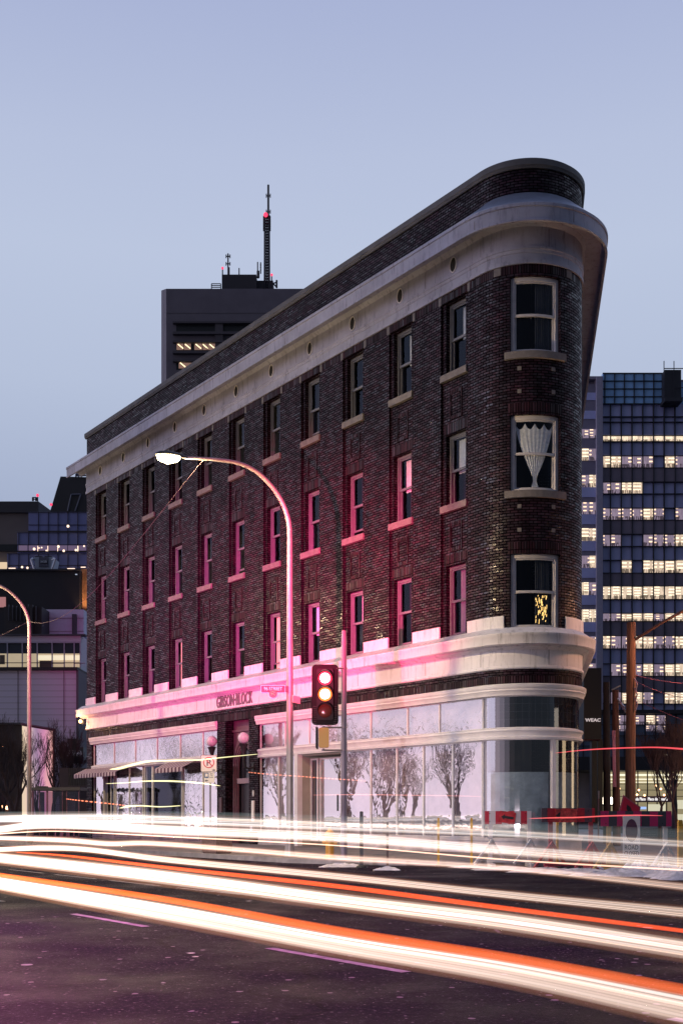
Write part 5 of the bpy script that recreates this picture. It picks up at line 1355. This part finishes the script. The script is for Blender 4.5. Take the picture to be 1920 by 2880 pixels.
# warm lit brick strip
Y4 = 140.
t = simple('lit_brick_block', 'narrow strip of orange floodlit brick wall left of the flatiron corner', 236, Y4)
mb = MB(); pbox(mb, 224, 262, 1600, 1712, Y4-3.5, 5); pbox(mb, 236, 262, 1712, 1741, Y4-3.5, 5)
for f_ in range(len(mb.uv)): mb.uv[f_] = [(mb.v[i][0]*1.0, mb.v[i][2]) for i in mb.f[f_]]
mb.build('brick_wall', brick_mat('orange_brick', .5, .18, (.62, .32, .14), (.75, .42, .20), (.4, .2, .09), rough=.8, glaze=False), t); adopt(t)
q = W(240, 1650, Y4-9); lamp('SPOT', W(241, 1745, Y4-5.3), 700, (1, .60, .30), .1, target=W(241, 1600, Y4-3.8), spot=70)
# light grey penthouse + black HVAC + grey building with lit window band
Y5 = 112.
t = simple('grey_hall', 'pale grey metal-clad hall with a long lit window band at the left', 110, Y5)
MC = mat('grey_cladding_ribbed', (.5, .5, .62), .6, var=.06, vscale=.3)
mb = MB(); pbox(mb, 125, 236, 1714, 1787, Y5+4, 8); mb.build('rooftop_room', mat('room_blue_grey', (.50, .55, .74), .6, var=.06), t)
mb = MB(); 
for y in (1738, 1775): pbox(mb, 125, 236, y, y+.8, Y5+3.95, .05)
pbox(mb, 203, 215, 1727, 1785, Y5+3.6, .4); mb.build('dark_pipe', mat('pipe_dark', (.05, .055, .08), .6), t)
mb = MB(); pbox(mb, -200, 228, 1786, 2200, Y5+.3, 14); mb.build('clad_wall', MC, t)
mb = MB(); pbox(mb, -200, 240, 1783, 1787, Y5, 1); mb.build('eaves', mat('eaves_dark', (.05, .05, .07), .6), t)
mb = MB(); pbox(mb, -200, 224, 1809, 1838, Y5+.1, .2); mb.build('upper_pane', mat('dusk_pane', (.03, .035, .06), .15, spec=.7), t)
mb = MB(); pbox(mb, -200, 224, 1837, 1876, Y5+.12, .1); band = mb.build('interior_back', mat('hall_interior', (.5, .44, .32), .8, emit=(.62, .50, .32), estr=.62, var=.25, vscale=.35), t)
mb = MB(); pbox(mb, 108, 224, 1843, 1856, Y5+.0, .12); band = mb.build('air_duct', mat('hall_duct', (.7, .65, .5), .5, emit=(1, .90, .62), estr=.8), t)
mb = MB(); pbox(mb, 112, 150, 1858, 1876, Y5+.05, .1); pbox(mb, 0, 14, 1842, 1868, Y5+.05, .1); mb.build('interior_shadow_box', mat('hall_dark', (.12, .10, .08), .8), t)
mb = MB()
for x in (21, 63, 105, 147, 181, 209, 226): pbox(mb, x-1.3, x+1.3, 1806, 1876, Y5-.2, .2)
pbox(mb, -200, 228, 1804, 1808, Y5-.18, .25); pbox(mb, 147, 181, 1863, 1866, Y5-.2, .2); pbox(mb, 209, 240, 1864, 1866, Y5-.2, .2); mb.build('window_frame', mat('frame_lilac', (.35, .34, .45), .5), t)
mb = MB(); pbox(mb, -200, 224, 1863, 1865, Y5-.25, .08); mb.build('rail', mat('rail_dark', (.04, .035, .04), .5), t)
adopt(t)
t = simple('rooftop_plant', 'black rooftop ventilation plant beside the pale grey rooftop room', 70, Y5+1, 'machine'); t.location.z = W(0, 1786, Y5+1).z
mb = MB(); pbox(mb, 12, 118, 1706, 1786, Y5+1, 3); pbox(mb, 84, 92, 1700, 1786, Y5+.6, .5); mb.build('casing', mat('plant_black', (.018, .016, .024), .6), t)
mb = MB()
for k in range(8): pbox(mb, 24+11*k, 25.2+11*k, 1700+((k*7) % 5), 1745, Y5+.7, .2)
for (px, py) in ((48, 1761), (48, 1767), (122, 1760)): mb.sphere(W(px, py, Y5+.6), .09, 6, 4)
mb.build('piping', mat('piping_grey', (.09, .09, .12), .5), t); adopt(t)
# purple grey metal-clad wall
Y6 = 100.
t = simple('metal_clad_building', 'lilac-grey metal-clad building wall with a dark coping behind the bare trees', 100, Y6)
def clad(name, col):
    m = bpy.data.materials.new(name); m.use_nodes = True; nt = m.node_tree; p = nt.nodes['Principled BSDF']; tc = nt.nodes.new('ShaderNodeTexCoord')
    s = nt.nodes.new('ShaderNodeSeparateXYZ'); nt.links.new(tc.outputs['Object'], s.inputs[0])
    f = math_n(nt, 'LESS_THAN', math_n(nt, 'FRACT', math_n(nt, 'MULTIPLY', s.outputs[2], 1.9)), .10)
    mx = nt.nodes.new('ShaderNodeMix'); mx.data_type = 'RGBA'; nt.links.new(f, mx.inputs[0]); mx.inputs[6].default_value = tuple(col)+(1,); mx.inputs[7].default_value = tuple(c*.6 for c in col)+(1,)
    nt.links.new(mx.outputs[2], p.inputs['Base Color']); p.inputs['Roughness'].default_value = .55; return m
mb = MB(); pbox(mb, -250, 216, 1884, 2320, Y6, 8); mb.build('clad_wall', clad('lilac_cladding', (.58, .54, .72)), t)
mb = MB(); pbox(mb, -250, 218, 1876, 1885, Y6-.3, 9); mb.build('coping', mat('coping_black', (.02, .018, .025), .6), t)
mb = MB()
for x in (51, 180): pbox(mb, x-.6, x+.6, 1885, 2200, Y6-.05, .06)
pbox(mb, 215, 221, 1884, 2200, Y6-.1, 8); mb.build('joint', mat('joint_grey', (.09, .085, .12), .6), t)
adopt(t)
# grey striped building glimpsed in the gap
t = simple('banded_building', 'grey banded building glimpsed in the narrow gap beside the flatiron', 234, 120.)
mb = MB(); pbox(mb, 218, 262, 1864, 2300, 118, 10); mb.build('stone_wall', mat('pale_slate', (.20, .23, .32), .7, var=.2, vscale=.4), t)
mb = MB()
for y0, y1 in ((1908, 1915), (1918, 1930), (1960, 1972), (1995, 2010), (2060, 2090)): pbox(mb, 218, 262, y0, y1, 117.8, .3)
mb.build('dark_band', mat('dark_band', (.05, .045, .07), .6), t)
mb = MB(); 
for x in (224, 231, 238): pbox(mb, x, x+5, 1882, 1906, 117.8, .3)
mb.build('lit_window', emis('cream_room', (.85, .75, .62), .7), t); adopt(t)
# dark low building and glowing panel, shop sign
t = simple('dark_shed', 'low dark building behind the trees at the far left edge', 20, 90., 'building')
mb = MB(); pbox(mb, -300, 64, 2035, 2330, 90, 8); mb.build('dark_wall', mat('shed_wall', (.022, .018, .026), .7, var=.3, vscale=.3), t)
mb = MB(); pbox(mb, -300, 65, 2032, 2037, 89.7, .5); mb.build('eaves', mat('eaves_dark', (.05, .05, .07)), t)
mb = MB(); pbox(mb, 2, 25, 2235, 2290, 89.8, .1); mb.build('doorway', mat('doorway_dark', (.035, .02, .03), .5), t)
mb = MB()
for (px, py, s_) in ((8, 2270, .16), (21, 2272, .16), (12, 2177, .07), (19, 2206, .08), (9, 2100, .05)): mb.sphere(W(px, py, 89.5), s_, 6, 4)
mb.build('small_lamp', emis('amber_dot', (1, .5, .25), 5), t)
adopt(t)
t = simple('glowing_billboard', 'tall glowing pink and cream billboard panel behind the bare trees', 107, 88., 'billboard')
m = bpy.data.materials.new('glowing_panel'); m.use_nodes = True; nt = m.node_tree; nt.nodes.clear(); o = nt.nodes.new('ShaderNodeOutputMaterial'); e = nt.nodes.new('ShaderNodeEmission')
tc = nt.nodes.new('ShaderNodeTexCoord'); s = nt.nodes.new('ShaderNodeSeparateXYZ'); nt.links.new(tc.outputs['UV'], s.inputs[0])
no = N(nt, 'ShaderNodeTexNoise', Scale=3.0, Detail=3.0); nt.links.new(tc.outputs['UV'], no.inputs['Vector'])
f = math_n(nt, 'ADD', s.outputs[0], math_n(nt, 'MULTIPLY', math_n(nt, 'SUBTRACT', no.outputs['Fac'], .5), .45))
rp = ramp(nt, [(0, (1, .78, .55)), (.2, (1, .70, .58)), (.32, (.60, .42, .52)), (.5, (.42, .26, .42)), (.7, (.75, .30, .50)), (.9, (1, .50, .50)), (1, (1, .45, .42))])
nt.links.new(f, rp.inputs[0]); nt.links.new(rp.outputs[0], e.inputs[0]); e.inputs[1].default_value = .85; nt.links.new(e.outputs[0], o.inputs[0])
mb = MB(); a = W(63, 2330, 89); b = W(63, 2038, 89); c = W(151, 2053, 92); d = W(151, 2330, 92)
mb.face([a, d, c, b], [(0, 0), (1, 0), (1, 1), (0, 1)]); off = Vector((0, .3, 0)); mb.face([a+off, d+off, c+off, b+off], [(0, 0), (1, 0), (1, 1), (0, 1)]); mb.face([b, c, c+off, b+off]); mb.face([a, b, b+off, a+off]); mb.face([d, c, c+off, d+off])
mb.build('glow_sheet', m, t)
mb = MB(); mb.tube([W(62, 2037, 88.9), W(152, 2052, 91.9)], .12, 4); mb.tube([W(152, 2052, 91.9), W(152, 2330, 91.9)], .1, 4); mb.build('rim', mat('rim_maroon', (.15, .03, .06)), t)
adopt(t)
t = simple('shop_sign', 'dark sign box lettered PATTISON in a rounded outline left of the flatiron', 203, 80., 'sign')
mb = MB(); poly_ext([(173, 2101), (235, 2101), (235, 2137), (232, 2146), (185, 2147), (173, 2137)], 80, 1.2); poly_ext([(190, 2077), (220, 2077), (214, 2101), (194, 2101)], 80.2, .8); mb.build('sign_box', mat('sign_navy', (.02, .022, .035), .4), t)
PK = mat('pattison_grey', (.42, .38, .50), .5, emit=(.42, .36, .48), estr=.25)
M = frontM(*W(204, 2118.5, 79.95)); w_, h_ = 52/F*80, 15/F*80
mb = MB(); oo = rrect(w_, h_, h_*.42); ii = rrect(w_*.955, h_*.84, h_*.34)
for i in range(len(oo)): j = (i+1) % len(oo); mb.face([M @ Vector((oo[i][0], oo[i][1], .02)), M @ Vector((oo[j][0], oo[j][1], .02)), M @ Vector((ii[j][0], ii[j][1], .02)), M @ Vector((ii[i][0], ii[i][1], .02))])
mb.build('sign_outline', PK, t)
text_mesh('sign_text', 'PATTISON', PK, t, M, width=45/F*80, height=7/F*80, extrude=.02, offset=.01)
mb = MB(); pbox(mb, 200, 206, 2146, 2300, 80.3, .3); mb.build('post', DARKM, t); adopt(t)
# dark railing yard behind the shelter
t = simple('yard_fence', 'dark slatted fence between the shop sign and the flatiron corner', 215, 66., 'fence')
mb = MB()
for k in range(11): pbox(mb, 193+5*k, 196+5*k, 2160, 2212, 66, .08)
mb.build('slat', mat('slat_black', (.02, .018, .025), .6), t)
for c_ in ((192, 246, 2176, 2178, 65.9, .08), (192, 246, 2209, 2213, 65.9, .08)): mb = MB(); pbox(mb, *c_); mb.build('rail', mat('rail_mauve', (.05, .035, .06), .6), t)
mb = MB(); pbox(mb, 168, 250, 2160, 2300, 68, .4); mb.build('back_panel', mat('rail_mauve', (.05, .035, .06), .6), t); adopt(t)
# bus shelter
YS = 52.
t = simple('bus_shelter', 'glass bus shelter with a flat dark roof on the left pavement', 155, YS, 'bus shelter')
mb = MB(); pbox(mb, 88, 226, 2214, 2223, YS, 1.6); pbox(mb, 104, 130, 2211, 2215, YS, .4); mb.build('roof', mat('shelter_roof', (.05, .05, .07), .5), t)
SF = mat('shelter_frame', (.22, .10, .17), .4, metal=.4)
for x, w_ in ((92, 3), (111, 1.6), (133, 4), (176, 1.4), (188, 1.4), (222, 2)): mb = MB(); pbox(mb, x-w_/2, x+w_/2, 2223, 2372, YS+.1, .08); mb.build('post', SF, t)
for x in (95, 150, 222): mb = MB(); pbox(mb, x-1, x+1, 2223, 2366, YS+1.5, .08); mb.build('post', SF, t)
mb = MB(); pbox(mb, 92, 222, 2352, 2355, YS+.19, .05); mb.build('bottom_rail', SF, t)
mb = MB(); 
for x0, x1 in ((96, 110), (113, 131), (136, 175), (189, 221)): pbox(mb, x0, x1, 2226, 2350, YS+.15, .012)
mb.build('glass', glass_mat('shelter_glass', .18, (.7, .65, .72)), t)
mb = MB(); pbox(mb, 113, 125, 2228, 2345, YS+1.3, .05); pbox(mb, 188, 212, 2232, 2330, YS+1.3, .05); mb.build('poster', mat('poster_mauve', (.28, .24, .32), .6, var=.3, vscale=1.5), t)
mb = MB(); pbox(mb, 100, 170, 2318, 2322, YS+1., .4); mb.build('bench', DARKM, t); adopt(t)
# bicycle racks
for i, px in enumerate((176, 190)):
    q = W(px, HOR, 50.5+i*.5)
    t = thing('bike_rack', ('left' if i == 0 else 'right')+' hoop-shaped bicycle rack of the pair before the bus shelter', 'bike rack', (q.x, 50.5+i*.5, .12), 'hoop racks by the shelter')
    mb = MB(); 
    for dx in (-.14, .14): mb.tube([(dx-.16, 0, 0), (dx-.16, 0, .5)]+[(dx-.16*math.cos(PI*k/8), 0, .5+.18*math.sin(PI*k/8)) for k in range(9)]+[(dx+.16, 0, 0)], .03, 6)
    mb.build('hoop', mat('rack_plum', (.22, .08, .18), .4), t, smooth=True)
    mb = MB(); mb.box(-.32, .32, -.03, .03, .02, .06); mb.box(-.30, .30, -.02, .02, .36, .40); mb.build('bar', mat('rack_plum', (.22, .08, .18)), t)
# unseen lit shop row, added so the curved nose glass mirrors warm streaks
t = thing('unseen_shop_row', 'added unseen shop building with tall glowing windows, mirrored in the nose glass', 'building', (19.5, 42, 0))
mb = MB(); mb.box(19.5, 27, 24, 60, 0, 9); mb.build('unseen_shop_wall', mat('unseen_shop_row_wall', (.06, .05, .055), .8, var=.2), t)
rn = random.Random(9); y = 25.
while y < 58:
    wd = rn.choice((.3, .5, .9, 1.4)); mb = MB(); z0 = rn.choice((.4, .8, 1.2)); z1 = rn.choice((4.5, 5.6, 6.8)); mb.box(19.42, 19.49, y, y+wd, z0, z1)
    mb.build('lit_window', rn.choice((emis('reflection_warm', (1, .72, .42), 2.2), emis('reflection_pale', (1, .86, .70), 1.2), emis('reflection_dim', (.6, .3, .25), .5))), t); y += wd+rn.uniform(.2, .8)  # glowing strips added as warm streaks for the nose glass
adopt(t)
# far low skyline so the horizon closes
t = thing('far_building', 'long low dark building on the horizon beyond the side street', 'building', (0, 420, 0))
mb = MB(); mb.box(-260, -20, 0, 20, 0, 22); mb.build('far_wall', mat('far_wall', (.05, .05, .07), .9, var=.2, vscale=.05), t)

# ================================================================== BARE TREES
BARK = mat('bark', (.045, .030, .038), .9, var=.3, vscale=3); BARK2 = mat('reddish_bark', (.10, .05, .06), .9, var=.3, vscale=3)
def tree(loc, h, seed, label, m_, r0=.13, spread=.5, levels=5, lean=(0, 0), trunk_h=.22, group='bare winter trees'):
    rn = random.Random(seed); t = thing('bare_tree', label, 'tree', loc, group)
    tb = MB(); br = MB()
    def grow(mb, p, d, L, r_, lv):
        n = 4; pts = [p]; rs = [r_]; q = p.copy(); dd_ = d.copy()
        for i in range(n):
            dd_ = (dd_+Vector((rn.uniform(-1, 1), rn.uniform(-1, 1), rn.uniform(-.3, .9)))*.13).normalized()
            q = q+dd_*(L/n); pts.append(q.copy()); rs.append(r_*(1-.42*(i+1)/n))
        mb.tube(pts, [max(x, .007) for x in rs], 6 if lv > 3 else 4 if lv > 1 else 3, caps=False)
        if lv <= 0: return
        k = rn.choice((3, 3, 4)) if lv > 1 else rn.choice((2, 3, 3))
        for j in range(k):
            i = rn.choice((2, 3, 4, 4)) if j else 4
            a = rn.uniform(0, 2*PI); s_ = rn.uniform(.35, .75)*spread*1.5 if j else rn.uniform(.05, .3)
            side = Vector((math.cos(a), math.sin(a), 0)); nd = (dd_+side*s_+Vector((0, 0, .22))).normalized()
            grow(br, pts[i], nd, L*rn.uniform(.62, .86), max(rs[i]*rn.uniform(.6, .8), .008), lv-1)
    d0 = Vector((lean[0], lean[1], 1)).normalized()
    grow(tb, Vector((0, 0, 0)), d0, h*trunk_h, r0, levels)
    tb.build('trunk', m_, t, smooth=True); br.build('crown', m_, t)
    return t
def tat(px, Y, *a, **k): q = W(px, HOR, Y); return tree((q.x, Y, 0), *a, **k)
tat(48, 68, 9.5, 3, 'thick dark bare tree at the far left in front of the glowing panel edge', BARK, r0=.32, levels=6, lean=(-.12, 0), spread=.6)
tat(150, 70, 8.8, 8, 'bare tree rising right of the glowing panel', BARK, r0=.20, levels=6, spread=.55)
tat(112, 74, 7.6, 12, 'slender bare tree in front of the glowing pink panel', BARK, r0=.16, levels=5, spread=.6)
tat(196, 72, 7.8, 21, 'bare tree behind the bus shelter nearest the flatiron', BARK, r0=.15, levels=6, spread=.45)
tat(12, 76, 9.0, 31, 'dark bare tree cut by the left edge of the view', BARK, r0=.22, levels=6, spread=.6)
tat(1853, 58, 7.4, 41, 'thin reddish bare tree left of its twin at the right edge', BARK2, r0=.11, levels=6, spread=.5)
tat(1903, 60, 8.0, 47, 'thin reddish bare tree closest to the right edge', BARK2, r0=.12, levels=6, spread=.5)
tat(1895, 95, 12.5, 53, 'larger dark bare tree farther back at the right edge', BARK, r0=.3, levels=6, spread=.65)
# trees across the street, seen mirrored in the shop windows
for i, (x, y, h) in enumerate(((-30, 45, 9), (-35, 50, 11), (-31, 56, 9), (-40, 58, 12), (-27, 40, 8), (-44, 66, 12), (-36, 72, 11), (-38, 47, 10), (-33, 41, 9), (-45, 52, 12), (-30, 64, 10), (-50, 61, 12), (-26, 50, 8), (-29, 43, 6), (-32, 48, 7), (-34, 45, 8), (-37, 54, 9), (-33, 60, 7), (-41, 49, 10))):
    tree((x, y, 0), h, 60+i, 'bare tree across the street mirrored in the shop windows', BARK, r0=.17, levels=5, spread=.62, group='bare trees across the street')

# ================================================================== LIGHT STREAMS OF THE PASSING TRAFFIC
def stream(label, p, pts, col, L, thick=.05, taper=0., halo=0., strands=0, name='light_stream', group='streams of headlights along the street', dash=False):
    ctr = []; hv = []
    # Catmull-Rom through the sampled points
    n = len(pts); S = []
    for i in range(n-1):
        a = pts[max(0, i-1)]; b = pts[i]; c = pts[i+1]; d = pts[min(n-1, i+2)]
        for k in range(12):
            s = k/12; S.append(tuple(.5*((2*b[j])+(-a[j]+c[j])*s+(2*a[j]-5*b[j]+4*c[j]-d[j])*s*s+(-a[j]+3*b[j]-3*c[j]+d[j])*s**3) for j in range(3)))
    S.append(pts[-1])
    def seg(S, hs=1., th0=thick, mb=None):
        mb = mb or MAIN
        rows = []
        for x, y, h in S:
            tt_ = (x-960)/F; Y = p/(.8076*tt_+.5898); q = W(x, y, Y); hh = h/F*Y*hs; thick = th0*(1-taper*max(0, min(1, x/1920)))
            row = []
            for k in range(16):
                a = 2*PI*k/16
                row.append(Vector((q.x, q.y, q.z))+N1.to_3d()*(thick*math.cos(a))+Vector((0, 0, hh*math.sin(a))))
            rows.append(row)
        if not dash and S[0][0] < 0: rows.insert(0, [q+D1.to_3d()*25 for q in rows[0]])
        if not dash and S[-1][0] > 1990: rows.append([q-D1.to_3d()*7 for q in rows[-1]])
        mb.quadgrid(rows, close=True); mb.face(rows[0]); mb.face(rows[-1])
    MAIN = MB(); seg0 = lambda S_, m_: seg(S_, 1.45, thick*1.2, m_)
    if dash:
        for i in range(0, len(S)-2, 2): seg(S[i:i+2])
    else: seg(S)
    o = MAIN.build(name, volem(name, col, L/(2*thick)), None)
    tag(o, label, 'light trail', group)
    rs_ = random.Random(len(label)*7+int(p*10))
    for k in range(strands):
        of = -.78+1.56*(k+rs_.uniform(.2, .8))/strands; hh_ = rs_.uniform(.04, .15)
        S2 = [(x, y+of*h, max(.6, h*hh_)) for x, y, h in S]
        cc = rs_.choice(((1, .80, .66), (1, .90, .84), (1, .95, .92), (1, .86, .76), (1, .72, .55)))
        mb = MB(); seg(S2, 1., .02, mb); mb.build('strand', volem(name+'_strand', cc, rs_.uniform(.2, .85)/.04), o)
    if halo:
        mb = MB(); seg0(S, mb)
        mb.build('halo', volem(name+'_halo', (1, .42, .22), halo/(2*thick)), o)
    return o
WC = (1, .90, .82); WH = (1, .95, .92)
stream('broadest white light stream sweeping across the bottom right, nearest the camera', 2.9, [(-90, 2472, 17), (0, 2485, 19), (480, 2569, 26), (960, 2658, 28), (1440, 2738, 33), (1920, 2838, 42), (2010, 2857, 44)], (1, .80, .68), .46, .05, .2, .13, 7)
stream('orange light stream riding just above the broadest white one', 2.88, [(-90, 2449, 5), (0, 2461, 6), (480, 2532, 9), (960, 2620, 13), (1440, 2696, 15), (1920, 2784, 17), (2010, 2801, 17)], (1, .15, .02), .85, .04, .25)
stream('second broad white stream, between the two orange ones', 4.3, [(-90, 2407, 12), (0, 2413, 15), (480, 2469, 21), (960, 2534, 22), (1440, 2595, 26), (1920, 2669, 28), (2010, 2684, 28)], (1, .79, .67), .46, .05, .2, .12, 6)
stream('thin orange-red stream above the second broad white one', 4.3, [(50, 2397, 1), (200, 2408, 3), (480, 2441, 5), (960, 2494, 7), (1440, 2557, 7), (1920, 2618, 6), (2010, 2630, 5)], (1, .10, .02), .95, .03)
stream('narrow white stream just above the upper orange-red line', 6.2, [(-90, 2388, 7), (0, 2389, 7), (120, 2385, 8), (250, 2390, 8), (480, 2419, 9), (960, 2466, 10), (1440, 2518, 11), (1920, 2566, 15), (2010, 2577, 16)], (1, .78, .66), .48, .04, .3, .10, 4)
stream('wavy narrow white stream crossing below the shop base', 8.6, [(-90, 2356, 5), (0, 2357, 6), (184, 2363, 8), (306, 2373, 8), (430, 2372, 8), (700, 2392, 8), (960, 2413, 9), (1440, 2443, 9), (1920, 2494, 11), (2010, 2504, 11)], (1, .70, .58), .5, .04, .4, .08, 3)
stream('broad white stream along the foot of the shop windows', 11.5, [(-90, 2336, 10), (0, 2333, 11), (92, 2322, 11), (245, 2322, 13), (480, 2335, 15), (960, 2356, 15), (1440, 2393, 15), (1920, 2428, 18), (2010, 2436, 18)], (1, .86, .78), .44, .06, .3, .08, 6)
stream('hairline bright stream under the broad one at the shop foot', 11.4, [(-40, 2348, 1.5), (120, 2338, 1.5), (245, 2341, 1.5), (480, 2353, 2), (960, 2379, 2), (1440, 2419, 2.5), (1920, 2447, 3), (2010, 2454, 3)], (1, .62, .45), 1.1, .02)
stream('uppermost white stream skimming the lower shop glass', 13.2, [(-90, 2308, 10), (0, 2303, 11), (122, 2302, 13), (300, 2302, 15), (480, 2306, 14), (960, 2324, 14), (1440, 2345, 11), (1920, 2373, 11), (2010, 2380, 11)], (.94, .90, .88), .26, .06, .4, .05, 5)
stream('faint grey-green ghost band above the uppermost white stream', 13.6, [(-90, 2290, 7), (480, 2290, 9), (960, 2306, 12), (1440, 2328, 15), (1920, 2350, 20), (2010, 2354, 21)], (.60, .72, .72), .06, .05, 0, 0, 0)
stream('faint pale ghost band between the two broad far streams', 12.4, [(-90, 2318, 12), (480, 2320, 16), (960, 2342, 20), (1440, 2370, 24), (1920, 2402, 30), (2010, 2408, 30)], (.75, .78, .86), .05, .05, 0, 0, 0)
G2 = 'thin streaks of bus and truck lamps'
YE = (.85, .78, .40)
stream('thin yellowish streak curving over the left awning towards the parking sign', 10.5, [(310, 2164, 1), (340, 2160, 4), (373, 2151, 4), (421, 2141, 3), (485, 2139, 2.2), (562, 2137, 2), (630, 2130, 1.6), (724, 2121, .8)], YE, .9, .03, group=G2)
stream('yellow streak across the middle of the left shop window', 10.5, [(300, 2204, .6), (360, 2201, 1.2), (409, 2197, 1.8), (485, 2197, 2.4), (560, 2202, 2.4), (618, 2210, 1)], YE, 1.0, .03, group=G2)
stream('short yellow streak low in the left shop window', 10.5, [(338, 2273, 1), (360, 2268, 3), (396, 2266, 2), (450, 2269, 1.6), (508, 2266, 1)], YE, 1.0, .03, group=G2)
stream('dotted red-orange streak at the left corner of the flatiron', 10.8, [(188, 2247, 1.3), (230, 2252, 1.5), (306, 2260, 1.5), (357, 2266, 1.3)], (1, .25, .12), 1.2, .02, group=G2, dash=True)
stream('dotted red streak crossing the pale shop panes behind the lamp pole', 10.8, [(700, 2172, 1.2), (760, 2178, 1.4), (838, 2183, 1.4), (900, 2188, 1.6), (965, 2192, 1.4), (1030, 2197, .8)], (1, .28, .16), 1.0, .02, group=G2, dash=True)
stream('thin red streak arching across the poles at right', 11.0, [(1560, 2118, .5), (1636, 2110, 1.4), (1716, 2105, 2), (1818, 2102, 2), (1870, 2103, 2.4), (1925, 2107, 3)], (1, .10, .12), .9, .03, group=G2)
stream('thin red streak crossing the striped barricade boards', 11.0, [(1490, 2302, 1), (1560, 2300, 2), (1624, 2299, 2.2), (1700, 2295, 2), (1784, 2293, 2), (1860, 2294, .8)], (1, .14, .14), .8, .03, group=G2)
stream('faint pink streak level across the right shop panes', 11.0, [(880, 2236, .5), (1000, 2235, 1), (1120, 2236, 1), (1260, 2238, .8), (1350, 2240, .4)], (1, .35, .30), .6, .02, group=G2)

# added unseen spots without fixtures, standing for near-side signals, tail lights and headlights
def glow(loc, target, en, spot, col=(1, .04, .26), size=.12, blend=.7): return lamp('SPOT', loc, en, col, size, target, spot, blend)
src = (-5.6, 3.0, 1.5)
for s_, en, sp in ((4.8, 120000, 15), (8.2, 150000, 18), (13, 95000, 18), (19, 75000, 16), (25.5, 75000, 15)):
    q = P(-s_, 0, 9.0); glow(src, (q.x, q.y, 8.9), en, sp, (1, .03, .17) if s_ < 12 else (1, .06, .38), .10, 1.0)
glow((-13, 16, 4.5), (-1, 8, 0), 24000, 60, (1, .04, .62), .25, 1.0)  # added magenta spot that tints the foreground road
glow((-6.2, 2.6, .8), P(-4, 0, 1.2), 13000, 26, (1, .82, .90), .12, .9)  # added white spot brightening the shopfront, standing for headlights
